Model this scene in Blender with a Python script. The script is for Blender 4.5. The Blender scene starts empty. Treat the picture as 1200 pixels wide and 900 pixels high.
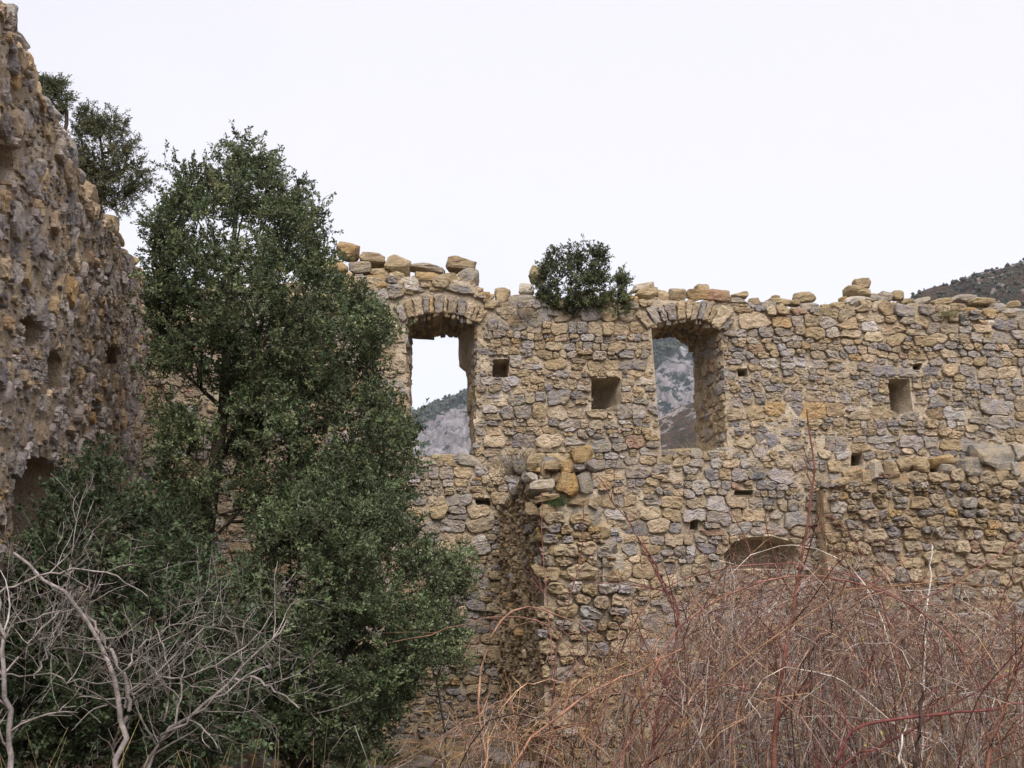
import bpy, math, random
import numpy as np
from mathutils import Vector
random.seed(7); rng = np.random.default_rng(7)
S = bpy.context.scene; COL = S.collection

# ---------------------------------------------------------------- camera
EYE = np.array([0.0, 0.0, 1.6]); FPX = 1250.0; PITCH = math.radians(12.0)
cd = bpy.data.cameras.new("camera"); cam = bpy.data.objects.new("camera", cd); COL.objects.link(cam)
cam.location = EYE; cam.rotation_euler = (math.pi / 2 + PITCH, 0, 0)
cd.sensor_width = 36; cd.lens = 36 * FPX / 1200; cd.clip_start = 0.1; cd.clip_end = 20000
S.camera = cam
FW = np.array([0, math.cos(PITCH), math.sin(PITCH)]); UPV = np.array([0, -math.sin(PITCH), math.cos(PITCH)])

# ---------------------------------------------------------------- sky and sun (overcast)
SUN_EL, SUN_AZ = math.radians(52), math.radians(171)      # azimuth clockwise from +Y
w = bpy.data.worlds.new("World"); S.world = w; w.use_nodes = True
nt = w.node_tree; nt.nodes.clear()
wo = nt.nodes.new("ShaderNodeOutputWorld"); ad = nt.nodes.new("ShaderNodeAddShader")
b1 = nt.nodes.new("ShaderNodeBackground"); b2 = nt.nodes.new("ShaderNodeBackground")
sk = nt.nodes.new("ShaderNodeTexSky"); sk.sky_type = 'NISHITA'; sk.sun_disc = False
sk.sun_elevation = SUN_EL; sk.sun_rotation = SUN_AZ; sk.air_density = 1.0; sk.dust_density = 3.0
nt.links.new(sk.outputs[0], b1.inputs[0]); b1.inputs[1].default_value = 0.05
tc = nt.nodes.new("ShaderNodeTexCoord"); nz = nt.nodes.new("ShaderNodeTexNoise")
nz.inputs['Scale'].default_value = 1.3; nz.inputs['Detail'].default_value = 3
nt.links.new(tc.outputs['Generated'], nz.inputs['Vector'])
rp = nt.nodes.new("ShaderNodeValToRGB"); nt.links.new(nz.outputs[0], rp.inputs[0])
rp.color_ramp.elements[0].position = 0.36; rp.color_ramp.elements[0].color = (0.84, 0.80, 0.825, 1)
rp.color_ramp.elements[1].position = 0.62; rp.color_ramp.elements[1].color = (0.95, 0.895, 0.91, 1)
nt.links.new(rp.outputs[0], b2.inputs[0]); b2.inputs[1].default_value = 0.655
nt.links.new(b1.outputs[0], ad.inputs[0]); nt.links.new(b2.outputs[0], ad.inputs[1]); nt.links.new(ad.outputs[0], wo.inputs[0])
sl = bpy.data.lights.new("sun", 'SUN'); sl.energy = 4.0; sl.angle = math.radians(50); sl.color = (1.0, 0.93, 0.87)
so = bpy.data.objects.new("sun", sl); COL.objects.link(so)
sd = Vector((math.sin(SUN_AZ) * math.cos(SUN_EL), math.cos(SUN_AZ) * math.cos(SUN_EL), math.sin(SUN_EL)))
so.rotation_euler = sd.to_track_quat('Z', 'Y').to_euler(); so.location = (0, 0, 30)
S.view_settings.view_transform = 'Standard'; S.view_settings.look = 'None'
S.view_settings.exposure = 0.5; S.view_settings.gamma = 1.0
S.render.film_transparent = False

# ---------------------------------------------------------------- numeric helpers
def hsh(i, j, k, s):
    h = (i * 374761393 + j * 668265263 + k * 2147483647 + s * 1274126177) & 0xFFFFFFFF
    h = ((h ^ (h >> 13)) * 1274126177) & 0xFFFFFFFF
    h = ((h ^ (h >> 16)) * 2246822519) & 0xFFFFFFFF
    return ((h ^ (h >> 15)) & 0xFFFFFF) / float(0xFFFFFF)
def vn(x, y, z=0.0, s=0):
    x, y, z = np.broadcast_arrays(np.asarray(x, float), y, z)
    xi, yi, zi = np.floor(x).astype(np.int64), np.floor(y).astype(np.int64), np.floor(z).astype(np.int64)
    fx, fy, fz = x - xi, y - yi, z - zi
    fx, fy, fz = fx * fx * (3 - 2 * fx), fy * fy * (3 - 2 * fy), fz * fz * (3 - 2 * fz)
    r = 0
    for a in (0, 1):
        for b in (0, 1):
            for c in (0, 1):
                r = r + hsh(xi + a, yi + b, zi + c, s) * (fx if a else 1 - fx) * (fy if b else 1 - fy) * (fz if c else 1 - fz)
    return r * 2 - 1
def fbm(x, y, z=0.0, s=0, o=4, g=0.5):
    r = 0; a = 1.0; f = 1.0; t = 0
    for i in range(o):
        r = r + a * vn(np.asarray(x) * f + 11.3 * i, np.asarray(y) * f + 7.7 * i, np.asarray(z) * f, s + i); t += a; a *= g; f *= 2.03
    return r / t
def nrm(v): return v / np.maximum(np.linalg.norm(v, axis=-1, keepdims=True), 1e-9)
def ray(px, py): return np.array([1.0, 0, 0]) * ((px - 600) / FPX) + UPV * ((450 - py) / FPX) + FW
def at(px, py, Y):
    d = ray(px, py); return EYE + d * (Y / d[1])
def proj(p):
    q = np.asarray(p) - EYE; dz = q @ FW
    return 600 + FPX * q[..., 0] / dz, 450 - FPX * (q @ UPV) / dz, dz
def inpoly(u, v, P):
    P = np.asarray(P); c = np.zeros(np.shape(u), bool)
    box = (u > P[:, 0].min()) & (u < P[:, 0].max()) & (v > P[:, 1].min()) & (v < P[:, 1].max())
    if not box.any(): return c
    uu, vv = u[box], v[box]; cc = np.zeros(uu.shape, bool)
    for a, b in zip(P, np.roll(P, -1, 0)):
        k = (a[1] > vv) != (b[1] > vv)
        if abs(b[1] - a[1]) > 1e-12: cc ^= k & (uu < (b[0] - a[0]) * (vv - a[1]) / (b[1] - a[1]) + a[0])
    c[box] = cc; return c
def resample(P, n, closed=True):
    P = np.asarray(P, float)
    Q = np.vstack([P, P[:1]]) if closed else P
    d = np.r_[0, np.cumsum(np.linalg.norm(np.diff(Q, axis=0), axis=1))]
    t = np.linspace(0, d[-1], n, endpoint=not closed)
    return np.stack([np.interp(t, d, Q[:, i]) for i in range(P.shape[1])], 1)

# ---------------------------------------------------------------- object helpers
def mesh_of(name, V, quads=None, tris=None, tint=None, smooth=True):
    me = bpy.data.meshes.new(name); V = np.asarray(V, np.float32).reshape(-1, 3)
    me.vertices.add(len(V)); me.vertices.foreach_set('co', V.ravel())
    L = []; st = []; base = 0
    if quads is not None and len(quads):
        q = np.asarray(quads, np.int32).reshape(-1, 4); L.append(q.ravel()); st.append(np.arange(len(q)) * 4); base = len(q) * 4
    if tris is not None and len(tris):
        t = np.asarray(tris, np.int32).reshape(-1, 3); L.append(t.ravel()); st.append(base + np.arange(len(t)) * 3)
    L = np.concatenate(L); st = np.concatenate(st).astype(np.int32)
    me.loops.add(len(L)); me.loops.foreach_set('vertex_index', L)
    me.polygons.add(len(st)); me.polygons.foreach_set('loop_start', st)
    me.polygons.foreach_set('use_smooth', np.full(len(st), smooth))
    if tint is not None:
        a = me.color_attributes.new('tint', 'FLOAT_COLOR', 'POINT')
        c = np.ones((len(V), 4), np.float32); c[:, :3] = tint; a.data.foreach_set('color', c.ravel())
    me.update(calc_edges=True); me.validate(); return me
def link(name, me, m, parent=None, loc=None):
    o = bpy.data.objects.new(name, me); COL.objects.link(o)
    if me is not None and m is not None and not len(me.materials): me.materials.append(m)
    if loc is not None: o.location = loc
    if parent is not None: o.parent = parent
    return o
def thing(name, label, cat, loc, group=None):
    o = bpy.data.objects.new(name, None); COL.objects.link(o); o.location = loc; o.empty_display_size = 0.3
    return tag(o, label, cat, group)
def tag(o, label, cat, group=None):
    o['label'] = label; o['category'] = cat
    if group: o['group'] = group
    return o
def part(name, V, m, root, quads=None, tris=None, tint=None, smooth=True, stuff=False):
    o = link(name, mesh_of(name, np.asarray(V) - np.array(root.location), quads, tris, tint, smooth), m, root)
    if stuff: o['kind'] = 'stuff'
    return o

# ---------------------------------------------------------------- materials
class MT:
    def __init__(s, name, rough=0.9, spec=0.25):
        s.m = bpy.data.materials.new(name); s.m.use_nodes = True; s.t = s.m.node_tree; s.N = s.t.nodes; s.L = s.t.links
        s.b = s.N['Principled BSDF']; s.b.inputs['Roughness'].default_value = rough
        s.b.inputs['Specular IOR Level'].default_value = spec
        s.pos = s.N.new('ShaderNodeNewGeometry').outputs['Position']
    def noise(s, sc, det=5, rough=0.6, vec=None, dist=0.0):
        n = s.N.new('ShaderNodeTexNoise'); n.inputs['Scale'].default_value = sc; n.inputs['Detail'].default_value = det
        n.inputs['Roughness'].default_value = rough; n.inputs['Distortion'].default_value = dist
        s.L.new(vec or s.pos, n.inputs['Vector']); return n.outputs['Fac']
    def voro(s, sc, feat='F1', vec=None):
        n = s.N.new('ShaderNodeTexVoronoi'); n.feature = feat; n.inputs['Scale'].default_value = sc
        s.L.new(vec or s.pos, n.inputs['Vector']); return n.outputs['Distance']
    def ramp(s, f, stops):
        r = s.N.new('ShaderNodeValToRGB'); e = r.color_ramp.elements
        while len(e) < len(stops): e.new(0.5)
        for k, (p, c) in enumerate(stops):
            e[k].position = p; e[k].color = (c, c, c, 1) if isinstance(c, (int, float)) else (*c, 1)
        s.L.new(f, r.inputs[0]); return r.outputs[0]
    def mix(s, f, a, b, mode='MIX'):
        n = s.N.new('ShaderNodeMix'); n.data_type = 'RGBA'; n.blend_type = mode
        for i, v in ((0, f), (6, a), (7, b)):
            if hasattr(v, 'is_linked'): s.L.new(v, n.inputs[i])
            elif isinstance(v, (int, float)): n.inputs[i].default_value = v if i == 0 else (v, v, v, 1)
            else: n.inputs[i].default_value = (*v, 1)
        return n.outputs[2]
    def attr(s, a='tint'):
        n = s.N.new('ShaderNodeAttribute'); n.attribute_name = a; return n.outputs['Color']
    def math(s, op, a, b):
        n = s.N.new('ShaderNodeMath'); n.operation = op
        for i, v in ((0, a), (1, b)):
            if hasattr(v, 'is_linked'): s.L.new(v, n.inputs[i])
            else: n.inputs[i].default_value = v
        return n.outputs[0]
    def bump(s, h, st, dist):
        n = s.N.new('ShaderNodeBump'); n.inputs['Strength'].default_value = st; n.inputs['Distance'].default_value = dist
        s.L.new(h, n.inputs['Height']); s.L.new(n.outputs[0], s.b.inputs['Normal']); return s
    def color(s, c):
        if hasattr(c, 'is_linked'): s.L.new(c, s.b.inputs['Base Color'])
        else: s.b.inputs['Base Color'].default_value = (*c, 1)
        return s

def stone_mat(name, smear, dark, smear_amt=0.6):
    m = MT(name, 0.92, 0.2); c = m.attr()
    v = m.ramp(m.noise(9, 6, 0.7), [(0.3, 0.66), (0.52, 1.0), (0.75, 1.3)])
    c = m.mix(1.0, c, v, 'MULTIPLY')
    c = m.mix(m.ramp(m.noise(5.5, 8, 0.75, dist=0.6), [(0.44, 0.0), (0.56, smear_amt)]), c, smear)
    c = m.mix(m.ramp(m.noise(14, 6, 0.75), [(0.5, 0.0), (0.62, smear_amt)]), c, smear)
    c = m.mix(m.ramp(m.noise(3.1, 5, 0.65), [(0.52, 0.0), (0.66, .5)]), c, (0.36, 0.26, 0.15))
    fine = m.ramp(m.noise(55, 5, 0.75), [(0.3, 0.72), (0.5, 1.08), (0.7, 1.3)])
    c = m.mix(1.0, c, fine, 'MULTIPLY')
    lich = m.ramp(m.noise(17, 4, 0.7), [(0.63, 0.0), (0.7, 0.55)])
    c = m.mix(lich, c, (0.20, 0.195, 0.18))
    c = m.mix(m.ramp(m.noise(2.1, 4, 0.6), [(0.45, 0.0), (0.7, 0.45)]), c, dark, 'MULTIPLY')
    m.color(c)
    st = m.N.new('ShaderNodeMapping'); m.L.new(m.pos, st.inputs[0]); st.inputs['Scale'].default_value = (.45, .45, 1.6)
    h = m.math('ADD', m.noise(16, 9, 0.78, dist=.5), m.math('MULTIPLY', m.noise(26, 6, 0.75, vec=st.outputs[0]), 0.8))
    m.bump(h, 1.0, 0.065); return m.m
def mortar_mat(name, c1, c2, c3, cut=(0.35, 0.52, 0.7)):
    m = MT(name, 0.96, 0.12)
    c = m.ramp(m.noise(3.2, 7, 0.7), [(cut[0], c1), (cut[1], c2), (cut[2], c3)])
    g = m.ramp(m.noise(42, 6, 0.8), [(0.28, 0.5), (0.5, 1.0), (0.72, 1.35)])
    c = m.mix(1.0, c, g, 'MULTIPLY')
    peb = m.ramp(m.voro(38), [(0.1, 1.05), (0.55, 0.94)])
    c = m.mix(1.0, c, peb, 'MULTIPLY'); m.color(c)
    h = m.math('ADD', m.noise(20, 9, 0.78), m.math('MULTIPLY', m.voro(45), -0.2))
    m.bump(h, 1.0, 0.05); return m.m
M_stone = stone_mat('weathered_limestone', (0.43, 0.345, 0.22), (0.85, 0.83, 0.82), .5)
M_mortar = mortar_mat('lime_mortar', (0.36, 0.29, 0.205), (0.48, 0.40, 0.30), (0.58, 0.505, 0.40))
M_stoneL = stone_mat('eroded_limestone', (0.50, 0.40, 0.29), (0.88, 0.86, 0.87), 0.3)
M_mortarL = mortar_mat('eroded_mortar', (0.30, 0.225, 0.16), (0.47, 0.37, 0.27), (0.55, 0.48, 0.41))
M_rubble = mortar_mat('brown_wall_core', (0.30, 0.215, 0.135), (0.44, 0.335, 0.215), (0.52, 0.42, 0.29))
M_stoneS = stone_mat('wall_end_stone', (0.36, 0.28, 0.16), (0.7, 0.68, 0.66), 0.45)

def leaf_mat(name, rough=0.5):
    m = MT(name, rough, 0.25); c = m.attr(); m.color(c)
    tr = m.N.new('ShaderNodeBsdfTranslucent'); m.L.new(c, tr.inputs[0])
    mx = m.N.new('ShaderNodeMixShader'); mx.inputs[0].default_value = 0.2
    out = m.N['Material Output']; m.L.new(m.b.outputs[0], mx.inputs[1]); m.L.new(tr.outputs[0], mx.inputs[2]); m.L.new(mx.outputs[0], out.inputs[0])
    return m.m
M_leaf = leaf_mat('evergreen_leaf')
def bark_mat(name, k=1.0):
    m = MT(name, 0.92, 0.08); c = m.attr(); c = m.mix(1.0, c, m.ramp(m.noise(9, 4, 0.6), [(0.35, 0.6), (0.65, 1.45)]), 'MULTIPLY')
    c = m.mix(1.0, c, m.ramp(m.noise(30, 6, 0.7), [(0.3, 0.6), (0.7, 1.35)]), 'MULTIPLY'); m.color(c)
    m.bump(m.noise(60, 5, 0.7), 0.7, 0.01); return m.m
M_bark = bark_mat('bark'); M_cane = bark_mat('cane_skin')

# ---------------------------------------------------------------- wall faces
class Face:
    def __init__(s, O, ang):                 # ang: heading of U in plan, V is up, N faces the viewer side
        s.O = np.array(O, float); s.U = np.array([math.cos(ang), math.sin(ang), 0.0]); s.V = np.array([0, 0, 1.0])
        s.N = np.array([s.U[1], -s.U[0], 0.0])
    def P(s, u, v, n=0.0):
        u, v, n = np.broadcast_arrays(u, v, n)
        return s.O + u[..., None] * s.U + v[..., None] * s.V + n[..., None] * s.N
    def px(s, px, py, n=0.0):
        d = ray(px, py); t = ((s.O + s.N * n - EYE) @ s.N) / (d @ s.N); p = EYE + d * t
        return np.array([(p - s.O) @ s.U, p[2] - s.O[2]])
    def poly(s, pts, n=0.0): return np.array([s.px(a, b, n) for a, b in pts])

def seeds(u0, u1, v0, v1, h0, h1, asp=(0.9, 2.4), jit=0.15, wave=0.1, thin=0.15, sd=0, big=0.06):
    r = random.Random(sd); out = []; v = v0
    while v < v1:
        h = r.uniform(h0, h1); u = u0 - r.uniform(0, .3)
        while u < u1:
            wd = h * r.uniform(*asp); hh = h * r.uniform(0.8, 1.12)
            cu, cv = u + wd / 2, v + h / 2
            if r.random() < thin and h > 0.09:
                k = r.uniform(0.35, 0.65)
                out.append((cu, v + h * k / 2, wd / 2, h * k / 2, 0)); out.append((cu + r.uniform(-.1, .1) * wd, v + h * (1 + k) / 2, wd / 2 * r.uniform(.7, 1), h * (1 - k) / 2, 0))
            elif r.random() < thin * .7 and wd > h * 1.5:
                out.append((u + wd * .22, cv, wd * .23, hh / 2, 0)); out.append((u + wd * .72, cv + r.uniform(-.1, .1) * h, wd * .3, hh * .45, 0))
            else:
                g = r.uniform(1.25, 1.6) if r.random() < big else 1
                out.append((cu + r.uniform(-1, 1) * jit * wd * .3, cv + r.uniform(-1, 1) * jit * h * .6, wd / 2 * g, hh / 2 * g, r.gauss(0, 1) * jit * .6))
            u += wd
        v += h
    a = np.array(out); a[:, 1] += fbm(a[:, 0] * .7, a[:, 1] * .7, 0, 31 + sd, 2) * wave; a[:, 4] += fbm(a[:, 0], a[:, 1], 3, 5 + sd, 2) * .12
    return a
def outlines(sd, ok_fn, A=14, q=4.0, gap=0.004, rough=0.05):
    n = len(sd); th = np.linspace(0, 2 * np.pi, A, endpoint=False) + 0.11
    K = 14; C = sd[:, :2]; nb = np.zeros((n, K), int)
    for i in range(0, n, 400):
        d = ((C[i:i + 400, None] - C[None]) ** 2).sum(-1); nb[i:i + 400] = np.argpartition(d, K, axis=1)[:, :K]
    a, b, ro = sd[:, 2], sd[:, 3], sd[:, 4]
    co, si = np.cos(th)[None], np.sin(th)[None]
    r1 = 1 / ((np.abs(co / a[:, None]) ** q + np.abs(si / b[:, None]) ** q) ** (1 / q))
    T = np.linspace(0.3, 1.3, 22)
    cr, sr = np.cos(ro)[:, None], np.sin(ro)[:, None]; dx = co * cr - si * sr; dy = co * sr + si * cr
    PU = C[:, 0, None, None] + (r1 * dx)[:, :, None] * T; PV = C[:, 1, None, None] + (r1 * dy)[:, :, None] * T
    best = np.full(PU.shape, 9.0); idx = np.arange(n)
    for k in range(K):
        j = nb[:, k]; X = PU - C[j, 0][:, None, None]; Y = PV - C[j, 1][:, None, None]
        c2, s2 = np.cos(ro[j])[:, None, None], np.sin(ro[j])[:, None, None]
        x2, y2 = X * c2 + Y * s2, -X * s2 + Y * c2
        mj = (np.abs(x2 / a[j][:, None, None]) ** q + np.abs(y2 / b[j][:, None, None]) ** q) ** (1 / q)
        mj[j == idx] = 9; best = np.minimum(best, mj)
    ok = (best > T) & ok_fn(PU, PV); ok = np.cumprod(ok, 2); cnt = ok.sum(2)
    t = np.where(cnt > 0, T[np.clip(cnt - 1, 0, 21)], 0.22)
    r = t * r1 - gap; r *= 1 + rough * rng.standard_normal((n, A)); r = np.maximum(r, 0.008)
    r = 0.84 * r + 0.08 * (np.roll(r, 1, 1) + np.roll(r, -1, 1))
    for c_ in range(3):                                      # chip straight cuts off the outline
        ph = rng.uniform(0, 2 * np.pi, (n, 1)); cs = np.cos(th[None] - ph); m_ = np.median(r, 1)[:, None]; lim = m_ * rng.uniform(.95, 1.5, (n, 1)) / np.maximum(cs, .05); r = np.where(cs > .2, np.minimum(r, lim), r)
    OUT = np.stack([C[:, 0, None] + r * dx, C[:, 1, None] + r * dy], -1)
    keep = (ok_fn(C[:, 0], C[:, 1])) & (t.mean(1) > .4)
    return OUT[keep], sd[keep]

def ringed(F, OUT, top, tint, n_in=-0.09, noise=0.012, nsd=0, edge=0.25, prot=None, squash=0.35):
    """OUT (S,A,2) outline; top (S,) height of face above the plane; tint (S,3)."""
    Sn, A = OUT.shape[:2]; C = OUT.mean(1)
    if prot is None: prot = np.full(Sn, 0.05)
    size = np.sqrt(np.abs(OUT - C[:, None]).mean((1, 2)))
    rr = [(0.97, None), (1.0, 0.7), (0.94, edge * .7), (0.75, 0.0), (0.4, 0.0)]
    tilt = rng.normal(0, 0.09, (Sn, 2)); V = []
    for rho, dpt in rr:
        P = C[:, None] + (OUT - C[:, None]) * rho
        if dpt is None: n = np.full((Sn, A), n_in)
        else: n = (top - prot * dpt)[:, None] + ((P - C[:, None]) * tilt[:, None]).sum(-1)
        if dpt is not None:
            n = n + noise * (2 * fbm(P[..., 0] * 10, P[..., 1] * 10, nsd, 3 + nsd, 4, 0.7) + .45 * rng.standard_normal(n.shape))
        V.append(F.P(P[..., 0], P[..., 1], n))
    V = np.stack(V, 1)                                     # S,R,A,3
    cc = F.P(C[:, 0], C[:, 1], top + noise * fbm(C[:, 0] * 9, C[:, 1] * 9, nsd, 3 + nsd, 3) * 2)
    R = len(rr); VV = np.concatenate([V.reshape(Sn, R * A, 3), cc[:, None]], 1)
    a = np.arange(A); b = (a + 1) % A
    q = np.concatenate([np.stack([k * A + a, k * A + b, (k + 1) * A + b, (k + 1) * A + a], 1) for k in range(R - 1)])
    t = np.stack([(R - 1) * A + a, (R - 1) * A + b, np.full(A, R * A)], 1)
    return VV, q, t, tint

def emit_stones(root, batches, mat, limit=285, name='stone', rest='rubble_stones'):
    """batches of (VV (S,n,3), quads, tris, tint); the ones showing largest become parts."""
    allr = []
    for bi, (VV, q, t, tint) in enumerate(batches):
        x, y, d = proj(VV); inside = (x.mean(1) > 0) & (x.mean(1) < 1200) & (y.mean(1) > 0) & (y.mean(1) < 900)
        ar = (x.max(1) - x.min(1)) * (y.max(1) - y.min(1)) * inside
        allr += [(float(a_), bi, i) for i, a_ in enumerate(ar)]
    allr.sort(reverse=True); top = allr[:limit]; chosen = {}
    for a_, bi, i in top: chosen.setdefault(bi, set()).add(i)
    RV = []; RQ = []; RT = []; RC = []; base = 0; rl = np.array(root.location)
    for bi, (VV, q, t, tint) in enumerate(batches):
        ch = chosen.get(bi, set()); n = VV.shape[1]
        for i in sorted(ch):
            c = VV[i].mean(0)
            link(name, mesh_of(name, VV[i] - c, q, t, tint[i], False), mat, root, c - rl)
        k = np.array([i for i in range(len(VV)) if i not in ch], int)
        if len(k):
            off = (np.arange(len(k)) * n)[:, None, None] + base
            RV.append(VV[k].reshape(-1, 3)); RC.append(np.repeat(tint[k], n, 0))
            if len(q): RQ.append((q[None] + off).reshape(-1, 4))
            if len(t): RT.append((t[None] + off).reshape(-1, 3))
            base += len(k) * n
    if RV:
        part(rest, np.concatenate(RV), mat, root, np.concatenate(RQ) if RQ else None, np.concatenate(RT) if RT else None, np.concatenate(RC), False, True)

PAL = 1.1 * np.array([(.42, .32, .195), (.49, .39, .26), (.36, .29, .205), (.29, .27, .255), (.22, .215, .22), (.37, .345, .325), (.44, .29, .13), (.32, .2, .14), (.54, .50, .43), (.36, .27, .155)]) * np.array([.99, 1.0, 1.09])
def tints(n, wts, vary=0.12):
    k = rng.choice(len(PAL), n, p=np.array(wts) / sum(wts)); c = PAL[k] * (1 + vary * rng.standard_normal((n, 1))) * (1 + 0.013 * rng.standard_normal((n, 3)))
    return np.clip(c, 0.05, 0.7)

_cube = None
def rock_template(k=5):
    global _cube
    if _cube is None:
        vs = {}; fs = []; 
        def vid(p):
            key = tuple(np.round(p, 5))
            if key not in vs: vs[key] = len(vs)
            return vs[key]
        for ax in range(3):
            for sg in (-1, 1):
                for i in range(k):
                    for j in range(k):
                        f = []
                        for a_, b_ in ((0, 0), (1, 0), (1, 1), (0, 1)):
                            p = [0, 0, 0]; p[ax] = sg; p[(ax + 1) % 3] = -1 + 2 * (i + a_) / k; p[(ax + 2) % 3] = -1 + 2 * (j + b_) / k
                            f.append(vid(p))
                        fs.append(f if sg > 0 else f[::-1])
        P = np.array(list(vs.keys())); _cube = (P, np.array(fs))
    return _cube
def rocks(centres, half, rot, seed=0, box=9.0, cuts=9):
    """(S,3) centres, (S,3) half sizes, (S,3,3) axes -> batch of angular weathered rocks."""
    P, fs = rock_template(); Sn = len(centres); r = np.random.default_rng(seed)
    nn = (np.abs(P) ** box).sum(1) ** (1 / box); D = P / nn[:, None]
    X = np.repeat(D[None], Sn, 0)
    for c in range(cuts):
        d = nrm(r.standard_normal((Sn, 3))); lim = r.uniform(0.78, 1.2, Sn)
        h = (X * d[:, None]).sum(-1) - lim[:, None]; X = X - np.maximum(h, 0)[..., None] * d[:, None] * .92
    k = r.uniform(0, 50, (Sn, 1))
    X = X * (1 + 0.2 * fbm(X[..., 0] * 1.5 + k, X[..., 1] * 1.5, X[..., 2] * 1.5, seed, 4, .65)[..., None])
    X = X * half[:, None]
    W = np.einsum('svi,sij->svj', X, rot) + centres[:, None]
    return W, fs, np.zeros((0, 3), int)
def axes_of(F, n, spread=0.12, seed=0):
    r = np.random.default_rng(seed); B = np.stack([F.U, F.V, F.N]); out = []
    for i in range(n):
        a, b, c = r.normal(0, spread, 3)
        Rx = np.array([[1, 0, 0], [0, math.cos(a), -math.sin(a)], [0, math.sin(a), math.cos(a)]])
        Rz = np.array([[math.cos(b), -math.sin(b), 0], [math.sin(b), math.cos(b), 0], [0, 0, 1]])
        Ry = np.array([[math.cos(c), 0, math.sin(c)], [0, 1, 0], [-math.sin(c), 0, math.cos(c)]])
        out.append(Rz @ Ry @ Rx @ B)
    return np.array(out)

def core_grid(F, u0, u1, v0, topf, du, relief, holes, thick, back_du=0.12):
    """front sheet following the top outline, with openings cut; plus top, ends and back: one closed body."""
    nu = int((u1 - u0) / du) + 1; us = np.linspace(u0, u1, nu); tp = topf(us); nv = int((tp.max() - v0) / du) + 1
    fr = np.linspace(0, 1, nv); Ug = np.repeat(us[:, None], nv, 1); Vg = v0 + (tp - v0)[:, None] * fr[None]
    cu = (Ug[:-1, :-1] + Ug[1:, 1:]) / 2; cv = (Vg[:-1, :-1] + Vg[1:, 1:]) / 2
    kill = np.zeros(cu.shape, int); 
    for hi, H in enumerate(holes): kill[inpoly(cu, cv, H)] = hi + 1
    Nn = relief(Ug, Vg)
    for hi, H in enumerate(holes):
        k = kill == hi + 1; tv = np.zeros(Ug.shape, bool); kv = np.zeros(Ug.shape, bool)
        for a in (0, 1):
            for b in (0, 1):
                tv[a:nu - 1 + a, b:nv - 1 + b] |= k; kv[a:nu - 1 + a, b:nv - 1 + b] |= ~k
        bd = tv & kv; ii = np.argwhere(bd)
        if not len(ii): continue
        Q = resample(H, 400)
        for i, j in ii:
            d = (Q[:, 0] - Ug[i, j]) ** 2 + (Q[:, 1] - Vg[i, j]) ** 2; m = d.argmin(); Ug[i, j], Vg[i, j] = Q[m]; Nn[i, j] = -0.01
    V = F.P(Ug, Vg, Nn).reshape(-1, 3); I = np.arange(nu * nv).reshape(nu, nv)
    q = np.stack([I[:-1, :-1], I[1:, :-1], I[1:, 1:], I[:-1, 1:]], -1)[kill == 0].reshape(-1, 4)
    VS = [V]; QS = [q]; base = len(V)
    # top strip
    m = max(3, int(thick / 0.12)); w_ = np.linspace(0, 1, m + 1)
    tu = np.repeat(us[:, None], m + 1, 1); tn = Nn[:, -1][:, None] * (1 - w_) - thick * w_
    tvv = tp[:, None] + 0.07 * fbm(tu * 4, tn * 4, 0, 77, 3) * (np.sin(w_ * math.pi) * 1.0)[None]
    TV = F.P(tu, tvv, tn).reshape(-1, 3); J = np.arange(len(TV)).reshape(nu, m + 1) + base
    VS.append(TV); QS.append(np.stack([J[:-1, :-1], J[1:, :-1], J[1:, 1:], J[:-1, 1:]], -1).reshape(-1, 4)); base += len(TV)
    # back
    nb = int((u1 - u0) / back_du) + 1; ub = np.linspace(u0, u1, nb); tb = np.interp(ub, us, tp); mv = int((tp.max() - v0) / back_du) + 1
    Ub = np.repeat(ub[:, None], mv, 1); Vb = v0 + (tb - v0)[:, None] * np.linspace(0, 1, mv)[None]
    cu = (Ub[:-1, :-1] + Ub[1:, 1:]) / 2; cv = (Vb[:-1, :-1] + Vb[1:, 1:]) / 2; kb = np.zeros(cu.shape, bool)
    for H in getattr(F, 'through', []): kb |= inpoly(cu, cv, H)
    BV = F.P(Ub, Vb, -thick + 0.02 * vn(Ub * 5, Vb * 5)).reshape(-1, 3); K = np.arange(len(BV)).reshape(nb, mv) + base
    VS.append(BV); QS.append(np.stack([K[:-1, :-1], K[:-1, 1:], K[1:, 1:], K[1:, :-1]], -1)[~kb].reshape(-1, 4)); base += len(BV)
    for e in (0, -1):                                     # ends
        ee = np.stack([F.P(np.full(nv, us[e]), Vg[e], Nn[e] * (1 - k) - thick * k + (0 if k in (0, 1) else 0.0)) + F.U * (0.03 * vn(Vg[e] * 6, k * 7, e)[:, None] * (0 if k in (0., 1.) else 1)) for k in np.linspace(0, 1, 9)], 0)
        G = np.arange(9 * nv).reshape(9, nv) + base; VS.append(ee.reshape(-1, 3)); QS.append(np.stack([G[:-1, :-1], G[1:, :-1], G[1:, 1:], G[:-1, 1:]], -1).reshape(-1, 4)); base += 9 * nv
    return np.concatenate(VS), np.concatenate(QS)
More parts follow.
